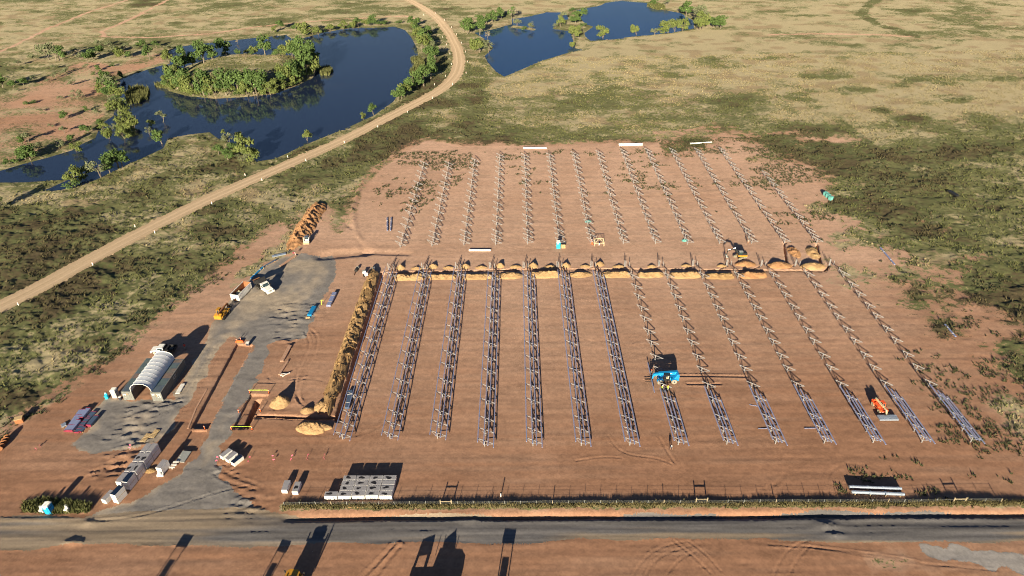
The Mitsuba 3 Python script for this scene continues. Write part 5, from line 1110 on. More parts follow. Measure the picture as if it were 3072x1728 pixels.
for c, l in zip([(-69.18,106.26),(-73.00,137.47),(-72.15,138.02)], ('near end', 'far left corner', 'far end')): delineator(c, 'orange delineator post at the %s of the shallow pit' % l)
k = thing('orange_netting', 'crumpled orange safety netting at the far end of the shallow pit', 'netting'); c = (-72.35,137.60)
whole(k, mikit.ply(heap_mesh(c[0], c[1], 2.2, .8, .4, 0, 150, lump=.9, n=16), 'm_hiorange', False))
k = thing('cooler', 'white-topped drinks cooler at the far right corner of the shallow pit', 'cooler'); t = place(*(-69.67,136.29), 0)
put(k, 'tub', MB().box((0, 0, .4), (.8, .6, .8)).ply('m_cloth_dark'), t); put(k, 'lid', MB().box((0, 0, .86), (.84, .64, .12)).ply('m_white'), t)
k = thing('level_rod', 'lime-green measuring stick by the grey purlin stack', 'stick'); t = place(*(-55.01,154.16), 0)
whole(k, MB().bar((0, 0, 0), (0, 0, 1.7), .1).bar((0, 0, 1.65), (.7, 0, 1.65), .08).ply('m_hilime'), t)
k = thing('flag_pole', 'short pole with red flag at the end of the brown channel beam', 'flag'); t = place(*(-69.84,181.40), 0)
put(k, 'pole', MB().tube((0, 0, 0), (0, 0, 1.6), .05, 6).ply('m_white'), t); put(k, 'flag', MB().box((-.35, 0, 1.3), (.7, .04, .5)).ply('m_red'), t)
for i, c in enumerate([(-51.84,97.95),(-51.30,96.85),(-47.78,97.91),(-47.64,96.90),(-44.40,98.05),(-44.31,97.14),(-40.86,98.10),(-40.78,97.19),(-102.53,101.35),(-102.81,100.50),(-83.04,101.31),(-82.78,100.64),(-63.03,97.80),(-62.89,96.89),(-56.33,97.82),(-56.32,96.73)]):
    k = thing('survey_flag', '%s pink survey flag, %s' % (ordinal(i % 8), 'counted along the soil above the crates' if i < 8 else 'counted from the far left on the left yard'), 'flag', 'pink survey flags'); t = place(c[0], c[1], 0, .3 * i)
    put(k, 'wire', MB().tube((0, 0, 0), (0, 0, .6), .015, 5).ply('m_pink'), t); put(k, 'flag', MB().box((.17, 0, .5), (.36, .02, .24)).ply('m_pink'), t)
k = thing('surveyor_stake', 'white stake with black top standing behind the fence', 'stake'); t = place(*(-4.01,87.21), 0)
put(k, 'pole', MB().tube((0, 0, 0), (0, 0, 1.1), .09, 8).ply('m_white'), t); put(k, 'cap', MB().tube((0, 0, 1.1), (0, 0, 1.35), .1, 8).ply('m_black'), t)
# white markers along the dirt road
ML = [(-62.7,556.3),(-53.4,529.8),(-46.4,505.2),(-40.9,481.5),(-36.2,456.9),(-31.9,433.2),(-29.2,409.3),(-28.7,385.7),(-34.5,362.7),(-43.0,338.8),(-52.9,317.5),(-63.9,297.6),(-75.1,278.2),(-86.5,258.0),(-98.4,238.7),(-110.3,218.9),(-121.2,197.3),(-131.1,176.7),(-140.5,154.9)]
MR = [(-71.4,551.3),(-50.4,475.9),(-45.6,452.1),(-41.3,428.6),(-38.6,404.0),(-39.7,379.0),(-44.3,363.2),(-107.0,244.6),(-130.5,202.6),(-95.4,263.0)]
for pts, side in ((ML, 'outer'), (MR, 'pond')):
    for i, c in enumerate(pts):
        k = thing('road_marker', 'white marker post on the %s side of the dirt road, %s from far end' % (side, ordinal(i)), 'marker post', 'marker posts along the dirt road'); t = place(c[0], c[1], ground_z(*c))
        put(k, 'post', MB().box((0, 0, .55), (.22, .1, 1.1)).ply('m_white'), t); put(k, 'reflector', MB().box((0, -.055, .92), (.16, .02, .2)).ply('m_hiorange'), t)

# ---------------------------------------------------------------- fence
k = thing('wire_fence', 'low wire fence with timber braces in the grass strip along the road', 'fence')
FX = [G_ for G_ in np.arange(-45.6, 92, 3.03)]
steel = MB().bar((0, 0, 0), (0, 0, 1.3), .07, .07).ply('m_grey'); wood = MB().tube((0, 0, 0), (0, 0, 1.35), .08, 7).ply('m_postwood')
BR = [(-15.5,85.2), (-13.4,85.2), (33.3,85.3), (35.4,85.3), (81.8,84.8), (84.0,84.8)]
fy = lambda x: BR[0][1] + (BR[5][1] - BR[0][1]) * (x - BR[0][0]) / (BR[5][0] - BR[0][0])
for i, x in enumerate(FX):
    if min(abs(x - b[0]) for b in BR) > .9: put(k, 'post', wood if i % 7 == 3 else steel, place(x, fy(x), ground_z(x, fy(x)) - .1, 0))
for b in BR: put(k, 'brace_post', MB().tube((0, 0, 0), (0, 0, 1.55), .11, 8).ply('m_postwood'), place(b[0], b[1], ground_z(*b) - .1))
for j in range(3):
    a, b = BR[2 * j], BR[2 * j + 1]; z = ground_z(*a)
    put(k, 'brace_rail', MB().tube((a[0], a[1], z + 1.1), (b[0], b[1], z + 1.1), .07, 8).ply('m_postwood'))
for z in (.3, .6, .9, 1.15): put(k, 'wire', MB().bar((FX[0], fy(FX[0]), z + .15), (FX[-1], fy(FX[-1]), z + .15), .012).ply('m_grey'))

# ---------------------------------------------------------------- people
def ball(c, r, n=10):
    m = m3.Manifold.sphere(r, n); return m.translate([float(q) for q in c])
def limb(a, ra, b, rb): return m3.Manifold.batch_hull([ball(a, ra), ball(b, rb)])
def smooth(man, edge=.035):
    m = man.refine_to_length(edge).to_mesh(); tm = trimesh.Trimesh(m.vert_properties[:, :3], m.tri_verts)
    trimesh.smoothing.filter_taubin(tm, iterations=8); return tm
def person(label, c, rz, top, legs, hat, vest=None, pose='stand', z=None):
    k = thing('person', label, 'person'); t = place(c[0], c[1], ground_z(*c) if z is None else z, rz)
    if pose == 'kneel': hip, sh, hd, knee, foot, hands = .50, .95, 1.18, [(.38, .12, .45), (.05, -.14, .06)], [(.34, .13, .05), (-.38, -.14, .06)], [(.42, .22, .55), (.45, -.2, .5)]
    elif pose == 'bend': hip, sh, hd, knee, foot, hands = .9, 1.15, 1.25, [(.05, .12, .48), (.05, -.12, .48)], [(0, .13, .05), (0, -.13, .05)], [(.62, .18, .55), (.62, -.18, .55)]
    elif pose == 'reach': hip, sh, hd, knee, foot, hands = .92, 1.42, 1.66, [(.06, .12, .5), (.0, -.12, .5)], [(.04, .14, .05), (-.06, -.14, .05)], [(.5, .22, 1.5), (.52, -.16, 1.42)]
    else: hip, sh, hd, knee, foot, hands = .92, 1.43, 1.67, [(.06, .11, .5), (-.02, -.11, .5)], [(.03, .13, .05), (-.05, -.13, .05)], [(.12, .30, .88), (.16, -.28, .92)]
    lean = .38 if pose == 'bend' else (.1 if pose == 'kneel' else 0)
    body = limb((0, 0, hip), .145, (lean * .6, 0, (hip + sh) / 2), .14) + limb((lean * .6, 0, (hip + sh) / 2), .14, (lean, 0, sh - .05), .15) + limb((lean, .15, sh), .075, (lean, -.15, sh), .075)
    neck = np.array([lean, 0, sh + .06]); head = np.array([lean + (.14 if pose == 'bend' else .02), 0, hd])
    skin = limb(neck, .055, head - np.array([0, 0, .06]), .06) + limb(head - np.array([0, 0, .04]), .082, head + np.array([0, 0, .05]), .092) + ball(head + np.array([.098, 0, -.02]), .02, 6) + ball(head + np.array([0, .09, -.02]), .022, 6) + ball(head + np.array([0, -.09, -.02]), .022, 6)
    trous = m3.Manifold()
    for s, kn, ft in zip((.09, -.09), knee, foot):
        trous = trous + limb((0, s, hip - .02), .095, kn, .068) + limb(kn, .068, (ft[0], ft[1], ft[2] + .05), .05)
    boots = m3.Manifold()
    for ft in foot: boots = boots + limb((ft[0] - .06, ft[1], ft[2]), .05, (ft[0] + .15, ft[1], ft[2] - .01), .045)
    for s, h_ in zip((.19, -.19), hands):
        h_ = np.array(h_); el = (np.array([lean, s, sh]) + h_) / 2 + np.array([-.06, s * .35, -.06])
        body = body + limb((lean, s, sh - .01), .06, el, .048)
        skin = skin + limb(el, .044, h_, .034)
        d = h_ - el; d /= np.linalg.norm(d); side = np.cross(d, [0, 0, 1.0]); side /= np.linalg.norm(side) + 1e-9
        p1 = h_ + d * .07; skin = skin + limb(h_, .034, p1, .036)
        for q, ln in zip((-.03, -.01, .01, .03), (.07, .085, .08, .06)): skin = skin + limb(p1 + side * q, .011, p1 + side * q + d * ln + np.array([0, 0, -.015]), .009)
        skin = skin + limb(h_ + side * .03 + d * .02, .012, h_ + side * .065 + d * .06, .01)
    put(k, 'skin', mikit.ply(smooth(skin, .03), 'm_skin', True), t)
    put(k, 'shirt', mikit.ply(smooth(body), top, True), t)
    put(k, 'trousers', mikit.ply(smooth(trous), legs, True), t)
    put(k, 'boots', mikit.ply(smooth(boots), 'm_black', True), t)
    helmet = (ball(head + np.array([0, 0, .055]), .128, 14) - m3.Manifold.cube([1, 1, 1], True).translate([float(head[0]), 0, float(head[2]) - .46])) + m3.Manifold.cylinder(.02, .15, .15, 16).translate([float(head[0]) + .02, 0, float(head[2]) + .03])
    put(k, 'helmet', mikit.ply(helmet, hat, 40), t)
    if vest: put(k, 'vest', mikit.ply(smooth(limb((lean * .3, 0, hip + .1), .165, (lean, 0, sh - .06), .175) + limb((lean, .1, sh), .085, (lean, -.1, sh), .085)), vest, True), t)
    return k
person('worker in lime vest and white helmet below the blue telehandler, left one', (32.68,117.17), .4, 'm_cloth_dark', 'm_cloth_dark', 'm_white', 'm_hilime', 'reach')
person('worker in lime vest below the blue telehandler, right one', (34.08,117.26), 2.4, 'm_hilime', 'm_cloth_grey', 'm_yellow', 'm_hilime', 'reach')
person('worker in dark clothes and white helmet crouching between the two lime vests', (33.21,116.70), 1.5, 'm_cloth_dark', 'm_bluesteel', 'm_white', None, 'bend')
person('worker with orange helmet guiding the raised purlin beside the telehandler forks', (31.11,122.85), -.3, 'm_cloth_grey', 'm_cloth_dark', 'm_orange', None, 'reach')
person('person in bright red top standing in the shadow behind the shelter', (-85.31,134.90), -1.2, 'm_cloth_red', 'm_cloth_grey', 'm_cloth_dark')
person('worker in pink-red top kneeling by the seventh far row', (23.49,188.09), 2.8, 'm_cloth_red', 'm_cloth_dark', 'm_cloth_dark', None, 'kneel')
person('worker in orange top crouching on the ground left of the cream stand', (23.44,186.57), 2.6, 'm_hiorange', 'm_hiorange', 'm_white', None, 'kneel')
person('worker in grey standing at the front of the twelfth far row', (72.51,185.80), -1.2, 'm_cloth_grey', 'm_skin', 'm_cloth_dark')
person('person in dark jacket and white hat bending alone before the near racks', (31.30,99.49), -1.6, 'm_cloth_dark', 'm_bluesteel', 'm_white', None, 'bend')
lone_bars('purlin', 'long blue-grey purlin hoisted on the telehandler forks by the worker', 'purlin', ((30.89,126.32), (30.66,115.72)), .16, .2, 'm_purlin', 1.0)

# ---------------------------------------------------------------- trees and shrubs
def crown_mesh(seed, kind):
    """unit crown: height 1 (from the ground), width 1; many leaf clumps set around lobes that the limbs carry"""
    r = np.random.default_rng(seed)
    lobes = []
    nl = {'cotton': 11, 'willow': 9, 'pale': 9, 'bush': 6, 'bare': 7}[kind]
    for i in range(nl):
        a, q = r.uniform(0, 2 * np.pi), math.sqrt(r.uniform(.0, 1))
        if kind == 'willow': z, rad, s = r.uniform(.22, .9), .40 * q * (1 - .3 * abs(i / nl - .4)), r.uniform(.13, .22)
        elif kind == 'cotton': z = r.uniform(.34, .86); rad, s = .36 * q * math.sin(math.pi * min(.97, max(.14, z - .02))) ** .5, r.uniform(.14, .22)
        elif kind == 'bush': z, rad, s = r.uniform(.25, .72), .36 * q, r.uniform(.2, .3)
        else: z, rad, s = r.uniform(.35, .9), .38 * q, r.uniform(.12, .2)
        lobes.append((rad * math.cos(a), rad * math.sin(a), z, s))
    n = {'cotton': 620, 'willow': 560, 'pale': 340, 'bush': 300, 'bare': 150}[kind]
    V, F = [], []
    w = np.array([l[3] ** 2 for l in lobes]); w /= w.sum()
    for i in range(n):
        lx, ly, lz, s = lobes[r.choice(nl, p=w)]
        d = r.normal(size=3); d /= np.linalg.norm(d); d[2] = d[2] if d[2] > -.3 else d[2] * .4
        q = s * r.uniform(.55, 1.08)
        c = np.array([lx, ly, lz]) + d * q * np.array([1.05, 1.05, 1.0 if kind != 'willow' else 1.15])
        if c[2] < .03: c[2] = r.uniform(.03, .12)
        e = r.uniform(.030, .058) * (1.15 if kind in ('bush',) else 1)
        nrm = d + r.normal(size=3) * .7; nrm /= np.linalg.norm(nrm)
        u = np.cross(nrm, r.normal(size=3)); u /= np.linalg.norm(u); v = np.cross(nrm, u)
        if kind == 'willow': v = v * .7 + np.array([0, 0, -.8]) * (1 if v[2] < 0 else -1)
        b = len(V) and len(V) * 5
        p = [c - u * e, c - v * e * .8 + nrm * e * .25, c + u * e, c + v * e * 1.1 + nrm * e * .2, c + nrm * e * .45]
        k0 = 5 * i; V.append(p); F += [[k0, k0 + 1, k0 + 4], [k0 + 1, k0 + 2, k0 + 4], [k0 + 2, k0 + 3, k0 + 4], [k0 + 3, k0, k0 + 4]]
    return np.array(V).reshape(-1, 3), np.array(F)
def trunk_mesh(seed, kind):
    r = np.random.default_rng(seed + 50); m = MB()
    n = 1 if kind == 'cotton' else 3
    for j in range(n):
        b = np.array([0, 0, 0.0]) if n == 1 else np.array([r.uniform(-.04, .04), r.uniform(-.04, .04), 0])
        top = b + np.array([r.uniform(-.06, .06), r.uniform(-.06, .06), .42]) if n == 1 else b + np.array([r.uniform(-.18, .18), r.uniform(-.18, .18), .5])
        m.tube(b - np.array([0, 0, .04]), top, .034 if n == 1 else .016, 6, .02 if n == 1 else .008)
        for q in range(4 if n == 1 else 2):
            a = r.uniform(0, 6.3); e = top + np.array([.26 * math.cos(a), .26 * math.sin(a), r.uniform(.15, .4)])
            s = b + (top - b) * r.uniform(.55, 1); m.tube(s, e, .015 if n == 1 else .007, 5, .004)
    return m.mesh()
KM = {'cotton': 'm_leaf_cotton', 'willow': 'm_leaf_willow', 'pale': 'm_leaf_pale', 'bush': 'm_leaf_cotton', 'bare': 'm_leaf_bare'}
VAR = {kd: [(mikit.ply(crown_mesh(300 + 10 * i + 3 * j, kd), KM[kd], False), mikit.ply(trunk_mesh(i + j, kd), 'm_bark', False)) for j in range(4 if kd in ('cotton', 'willow') else 3)] for i, kd in enumerate(KM)}
SAY = {'cotton': 'leafy dark green tree', 'willow': 'bushy yellow-green willow', 'pale': 'pale grey-green shrub', 'bush': 'round dark green bush', 'bare': 'bare grey-brown tree'}
NAME = {'cotton': 'leafy_tree', 'willow': 'willow_tree', 'pale': 'pale_shrub', 'bush': 'green_bush', 'bare': 'bare_tree'}
CAT = {'cotton': 'tree', 'willow': 'tree', 'pale': 'shrub', 'bush': 'bush', 'bare': 'tree'}
def grove(where, group, items):
    by = {}
    for it in items: by.setdefault(it[3], []).append(it)
    for kd, its in by.items():
        its = sorted(its, key=lambda q: q[0][0] / (q[0][1] + 60))
        for i, (c, h, w, _) in enumerate(its):
            k = thing(NAME[kd], '%s %s, %s' % (SAY[kd], where, ('%s such from the left' % ordinal(i)) if len(its) > 1 else 'the only such one there'), CAT[kd], group)
            cr, tr = VAR[kd][RNG.integers(len(VAR[kd]))]; rz = RNG.uniform(0, 360); z = max(ground_z(*c), -.3)
            cr_t = T().translate([c[0], c[1], z - .05]).rotate([0, 0, 1], rz).scale([w * 1.2, w * 1.2, h * 1.08])
            put(k, 'crown', cr, cr_t); put(k, 'trunk', tr, cr_t)
C_, W_, P_, B_, R_ = 'cotton', 'willow', 'pale', 'bush', 'bare'
grove('on the island\'s near rim', 'trees on the near rim of the island', [((-188.3,367.4),8,7,W_),((-177.9,356.9),12,9,C_),((-170.5,353.1),9,7,W_),((-164.3,350.5),12.5,10,C_),((-158.1,349.6),9,7,W_),((-152.5,350.0),12.5,10,C_),((-146.5,350.7),12,10,C_),((-141.3,349.4),7,7,W_),((-138.3,351.5),12.5,9,C_),((-183.0,362.5),8,7,W_),((-174.2,355.0),8,6,W_),((-161.4,350.1),7,6,W_),
    ((-134.3,351.4),12,9,C_),((-129.7,352.0),7,7,W_),((-131.9,351.2),6,5,W_),((-125.8,365.8),10,7,W_),((-122.4,369.3),12,9,C_),((-119.6,373.0),9,7,W_),((-118.1,382.1),14.5,10,C_),((-115.8,386.6),10,7,W_),((-124.0,367.0),7,6,W_),((-120.9,370.6),7,6,W_),((-127.3,358.0),6,6,W_),((-126.5,362.5),8,6,C_),((-136.5,350.3),11,8,C_),((-185.1,365.0),10,8,C_),((-118.8,377.2),11,8,C_)])
grove('on the island\'s far rim', 'trees on the far rim of the island', [((-118.3,398.6),13,9,C_),((-128.0,411.3),14,10,C_),((-123.2,406.5),13,9,C_),((-132.3,413.8),9,8,C_),((-135.9,418.1),8,8,W_),((-142.3,423.2),6,7,W_),((-155.5,426.3),11,9,C_),((-163.0,432.1),6,6,W_),((-178.8,424.5),11,9,C_),((-183.8,402.2),12,10,C_),((-191.7,394.1),13,9,C_),((-192.9,382.0),9,8,W_),((-191.1,385.9),10,7,C_),((-179.6,405.2),8,8,C_),((-171.1,425.3),4,5,B_),((-164.4,427.8),3,4,B_),((-189.1,399.2),8,7,C_),((-146.1,423.9),4,5,B_),((-139.2,421.1),5,5,B_)])
grove('on the bank below the road', 'trees on the east bank of the near pond', [((-60.5,338.3),7,7,C_),((-58.8,340.2),6,5,C_),((-57.8,344.3),6,6,W_),((-55.8,352.8),7,7,C_),((-53.5,359.8),8,8,C_),((-50.2,363.3),10,9,C_),((-47.6,374.5),9,7,C_),((-48.7,390.7),9,7,C_),((-52.8,412.7),9,9,C_),((-49.4,414.8),8,7,C_),((-60.4,442.2),8,8,W_),((-57.7,447.3),7,7,C_),((-53.5,443.1),5,5,P_),((-65.6,469.7),7,7,W_),((-60.9,463.7),8,8,C_),((-60.6,479.5),7,6,C_),((-69.3,489.1),6,6,C_),((-77.0,517.0),6,7,C_),((-72.9,513.4),6,6,C_),((-73.0,501.9),5,5,W_),((-69.5,317.4),5,4.5,C_),((-73.1,310.7),3,3,W_),((-92.5,283.3),4,4,W_)])
grove('on the near pond\'s far shore', 'shrubs along the far shore of the near pond', [((-106.9,516.8),6,6,C_),((-104.6,518.0),7,6,C_),((-100.1,519.7),4,9,B_),((-110.4,515.7),4,5,W_),((-115.2,514.0),6,7,C_),((-118.2,510.9),6,6,W_),((-124.8,508.1),5,7,W_),((-121.6,510.2),3,4,B_),((-132.8,502.2),4,7,W_),((-138.9,490.8),5,5,W_),((-143.2,492.6),5,5,W_),((-147.6,490.7),8,9,W_),((-154.4,502.8),5,6,W_),((-158.6,505.3),4,5,C_),((-170.9,509.4),6,6,C_),((-172.4,499.9),4,4,W_),((-170.5,478.8),3,3,W_),((-87.4,522.9),3,5,B_),((-136.5,496.8),2.5,4,B_)])
grove('around the far pond\'s west end', 'trees around the far pond', [((-33.6,485.2),10,10,C_),((-36.9,493.1),7,7,C_),((-25.3,484.7),9,8,C_),((-19.4,472.4),5,4,R_),((-23.1,432.9),9,10,W_),((-26.0,441.4),7,7,C_),((-17.6,435.1),7,6,P_),((-26.7,516.8),6,9,C_),((-21.7,518.1),7,7,C_),((-17.4,520.5),8,8,C_),((-11.0,532.3),9,6,C_),((-14.0,533.3),6,2,R_),((-3.5,533.6),9,6,C_),((-2.3,528.9),8,6,R_),((0.6,505.8),5,6,P_),((10.3,495.5),5,6,P_),((5.5,498.1),2.5,4,B_),((-30.9,499.0),5,6,B_)])
grove('on the far pond\'s spit', 'trees on the spit of the far pond', [((34.4,523.3),6,7,P_),((31.8,503.3),6,6,W_),((43.1,512.4),8,9,C_),((48.1,529.4),8,8,C_),((38.1,463.5),8,7,W_),((36.0,444.9),4,5,W_),((43.6,558.9),3,5,B_),((28.1,501.3),3,4,P_),((48.1,503.1),3,4,B_)])
grove('on the far pond\'s near shore', 'trees along the near shore of the far pond', [((58.0,470.8),7,9,W_),((81.5,476.6),7,7,W_),((93.3,474.6),4,5,P_),((99.0,479.9),4,7,W_),((104.3,482.5),7,9,W_),((109.6,485.2),7,7,W_),((114.6,484.9),8,7,W_),((102.1,482.1),4,6,B_)])
grove('at the far pond\'s east end', 'trees at the east end of the far pond', [((127.6,534.2),10,10,C_),((127.2,546.5),7,7,C_),((131.7,519.6),8,7,P_),((134.9,515.9),10,9,P_),((129.2,490.1),10,10,W_),((126.6,488.1),7,7,W_),((138.0,495.2),7,7,C_),((142.4,490.7),8,9,C_),((140.2,492.8),7,7,C_),((111.6,579.0),4,8,C_),((121.3,575.7),5,6,P_)])
grove('on the bare western flat', 'shrubs scattered over the flat west of the pond', [((-295.0,432.4),9,8,P_),((-287.3,426.7),10,9,P_),((-282.1,426.4),9,7,C_),((-286.4,429.5),8,7,P_),((-265.4,423.1),6,7,C_),((-264.8,430.2),6,7,C_),((-278.1,461.7),5,6,P_),((-266.2,440.1),6,6,C_),((-259.6,444.8),5,6,P_),((-247.3,431.6),7,6,W_),((-256.8,455.0),4,5,P_),((-244.0,433.9),4,5,C_),((-249.3,459.9),5,6,C_),((-228.7,428.1),8,7,C_),((-238.7,459.2),4,5,C_),((-213.4,420.2),7,6,W_),((-227.1,453.2),3,5,P_),((-303.0,430.0),4,7,P_),((-305.2,418.4),3,5,P_),((-285.0,371.8),7,8,C_),((-278.7,371.5),4,5,C_),((-275.3,375.1),4,6,C_),((-275.1,384.8),3,4,P_),((-265.1,388.3),3,4,P_),((-265.8,398.7),3,5,P_),((-247.7,373.7),3,5,P_),((-229.6,347.8),4,6,P_),((-258.4,409.1),2.5,4,P_),((-248.7,404.2),3,4,C_),((-244.7,412.8),2,3,B_),((-219.0,316.1),4,4.5,C_),((-214.7,327.8),2.5,3,C_),((-204.5,319.9),4,4,P_),((-196.7,306.8),3,4,C_),((-196.7,296.1),4,5,C_),((-207.9,296.5),3,4,P_),((-197.3,284.8),3,4,C_),((-220.2,284.4),3,4,C_),((-217.8,285.5),4,5,P_),((-279.3,438.4),5,3,R_),((-273.5,431.2),4,5,P_),((-258.9,447.3),4,6,W_),((-238.7,395.1),2,3,B_),((-247.1,395.6),2,3,B_),((-277.9,408.4),2.5,4,P_),((-271.5,461.8),4,5,P_),((-251.0,455.2),3,4,P_),((-283.0,441.6),4,5,P_),((-265.2,380.8),1.8,3,P_),((-271.8,364.1),1.6,3,P_),((-239.5,348.6),1.8,3,P_),((-237.5,327.6),1.6,3,P_),((-218.5,305.2),1.6,3,P_),((-249.4,342.4),1.6,4,B_),((-252.1,340.9),1.6,4,B_),((-195.2,302.9),1.6,2.5,B_),
    ((-203.8,264.1),6,8,C_),((-206.3,264.7),5,6,C_),((-210.8,258.7),2.5,3,C_),((-208.0,260.7),2,3,C_),((-199.4,277.7),3,4,P_),((-206.9,275.6),3,4,P_),((-189.9,273.9),4,4.5,W_)])
grove('in the west shore clump', 'trees and shrubs of the west shore clump', [((-227.3,370.8),8,7,C_),((-222.1,365.0),7,7,P_),((-225.3,374.5),6,7,C_),((-225.0,385.6),5,3.5,C_),((-213.8,353.9),7,8,C_),((-207.6,346.8),6,6,W_),((-201.5,330.3),6,6,P_),((-194.8,321.0),7,8,W_),((-203.7,328.9),3,4,W_),((-192.5,322.3),4,5,W_),((-222.3,359.9),5,6,W_),((-215.5,350.9),5,6,C_),((-203.8,337.1),5,6,C_)])
grove('standing in the near pond', 'willows standing in the near pond', [((-185.1,310.0),5,6,W_),((-184.5,302.2),5,6,W_),((-181.0,300.7),4,5,W_),((-178.4,301.9),6,6,W_),((-176.2,288.9),6,7,W_),((-175.5,294.0),4,5,W_),((-183.5,289.2),6,6,W_),((-188.1,301.0),2.5,3,P_),((-191.9,301.2),3,4,W_),((-168.8,310.8),5,4.5,P_),((-171.9,305.6),3,3.5,W_),((-167.6,294.3),3,3,P_),((-133.2,292.9),2,2,W_),((-123.9,286.9),4,4,W_),((-212.8,431.8),4,3,R_),((-188.3,469.6),3,2.5,R_),((-182.9,306.5),4,5,W_)])
grove('on the near pond\'s spit', 'trees on the near spit of the pond', [((-156.5,282.0),6,6,C_),((-126.2,279.7),5,5,P_),((-121.2,269.1),4,5,C_),((-126.3,268.2),4,5,C_),((-119.7,261.4),4,6,C_),((-113.2,264.4),8,8,W_),((-108.9,258.9),6,6,W_),((-113.6,260.4),3,5,P_)])
grove('beside the western channel', 'trees on the near bank of the western channel', [((-162.6,255.3),7,9,C_),((-161.2,255.8),6,7,C_),((-162.9,249.5),6,6,C_),((-164.9,245.6),7,6,P_),((-170.4,244.8),5,5,W_),((-171.2,239.3),6,6,W_),((-170.3,235.6),3,5,B_),((-185.4,215.0),6,6,C_)])

rim = np.array(shapely.Polygon(ISLAND).buffer(-1.6).exterior.segmentize(4.2).coords)
rim_c = rim.mean(0); rr_ = np.random.default_rng(61)
pick = [(p_ + rr_.normal(0, .5, 2)) for p_ in rim[::1] if rr_.random() < (.85 if p_[1] < rim_c[1] + 6 else .45)]
grove('at the island\'s waterline', 'low growth at the island\'s waterline', [(tuple(p_), rr_.uniform(2.6, 5.2), rr_.uniform(4.0, 6.0), 'willow' if rr_.random() < .7 else 'bush') for p_ in pick])

# ---------------------------------------------------------------- reeds, weeds, grasses
def tuft_field(c, hgt, wid, blades, seed, lean=.35):
    """many small grass clumps in one mesh; c (n,3) feet, hgt, wid (n)"""
    r = np.random.default_rng(seed); n = len(c)
    V, F = [], []
    for b in range(blades):
        a = r.uniform(0, 2 * np.pi, n); o = r.uniform(0, .5, n) * wid
        f0 = c + np.stack([np.cos(a) * o, np.sin(a) * o, np.zeros(n)], 1)
        t = f0 + np.stack([np.cos(a) * lean * wid * r.uniform(.3, 1.4, n), np.sin(a) * lean * wid * r.uniform(.3, 1.4, n), hgt * r.uniform(.6, 1.1, n)], 1)
        p = a + np.pi / 2 + r.normal(0, .5, n); s = np.stack([np.cos(p), np.sin(p), np.zeros(n)], 1) * (wid * r.uniform(.16, .34, n))[:, None]
        V.append(np.stack([f0 - s, f0 + s, t], 1)); F.append(None)
    v = np.concatenate(V, 1).reshape(-1, 3)
    return v, np.arange(len(v)).reshape(-1, 3)
def scatter(poly, n, seed):
    r = np.random.default_rng(seed); p = np.array(poly); lo, hi = p.min(0), p.max(0)
    q = r.uniform(lo, hi, (n, 2)); return q[inside(poly, q[:, 0], q[:, 1])]
def reeds(label, poly, n, h, seed, m='m_reed', w=.9):
    q = scatter(poly, n, seed); r = np.random.default_rng(seed)
    z = np.maximum(GZ[TREE.query(q)[1]], -.25)
    whole(thing('reed_bed', label, 'reeds', 'reed beds', 'stuff'), mikit.ply(tuft_field(np.column_stack([q, z]), h * r.uniform(.7, 1.2, len(q)), np.full(len(q), w), 5, seed), m, False))
reeds('tall reeds standing in the water at the west shore clump', [(-208.0,354.0),(-212.1,366.7),(-206.2,368.3),(-200.0,364.3),(-193.1,348.1),(-194.7,341.5),(-198.9,338.5)], 900, 2.6, 11)
reeds('thin reeds off the west tip of the island', [(-201.0,373.7),(-196.2,375.3),(-189.7,373.1),(-185.8,365.4),(-190.8,365.7),(-198.3,368.8)], 420, 2.0, 12)
reeds('reeds off the east tip of the island', [(-116.1,401.8),(-110.7,403.6),(-107.1,397.0),(-107.0,387.6),(-112.2,387.8)], 600, 2.4, 13)
reeds('wide reed bed at the east bank of the near pond', [(-64.4,419.1),(-61.3,423.7),(-56.2,416.3),(-53.3,396.2),(-54.8,383.8),(-59.0,382.0),(-61.8,392.4),(-60.2,405.2)], 1000, 2.4, 14)
reeds('reeds at the far shore of the far pond', [(106.2,580.3),(110.4,586.3),(119.2,577.1),(117.4,562.9),(111.3,559.4),(107.2,567.8)], 500, 2.2, 15)
# low weeds on the bare pad, thinning away from the meadow
r = np.random.default_rng(21)
q = np.column_stack([r.uniform(-115, 175, 150000), r.uniform(72, 300, 150000)])
nse, nse2 = fb(q[:, 0] * .55, q[:, 1] * 1.4, .07, 91, 3), fb(q[:, 0], q[:, 1] * 1.6, .33, 92, 2)
padd = sdist(PAD, q[:, 0], q[:, 1], 40)
nw = sdist([(-53.6,216.0),(-54.0,248.1),(-40.6,268.7),(-20.3,265.7),(-16.3,250.8),(-25.6,228.6),(-34.0,212.3),(-48.7,208.1)], q[:, 0], q[:, 1], 12)
mid_n = sdist([(-8.5,261.0),(110.2,270.0),(106.0,239.0),(86.9,212.0),(52.8,201.0),(26.8,207.6),(-0.4,231.3)], q[:, 0], q[:, 1], 20)
se = sdist([(61.1,92.5),(88.7,107.9),(115.4,116.6),(120.3,101.6),(108.6,85.2),(43.6,86.8),(45.8,89.2)], q[:, 0], q[:, 1], 25)
edge_r = np.where(q[:, 0] > 60, np.clip(1 - padd / 34, 0, 1), 0) * (padd > -4)
edge_t = np.where((q[:, 1] > 225) & (q[:, 0] < 110), np.clip(1 - padd / 14, 0, 1), 0) * (padd > -2)
edge_l = np.where(q[:, 0] < -30, np.clip(1 - padd / 7, 0, 1), 0) * (padd > -2)
den = .5 * edge_r + .42 * edge_t + .35 * edge_l + .74 * np.clip(nw / 4 + .6, 0, 1) + .30 * np.clip(mid_n / 8 + .5, 0, 1) + .36 * np.clip(se / 10 + .5, 0, 1)
keep = ((nse - .5) * 1.5 + (nse2 - .5) * .9 + den * .62 > .47) & (den > .12)
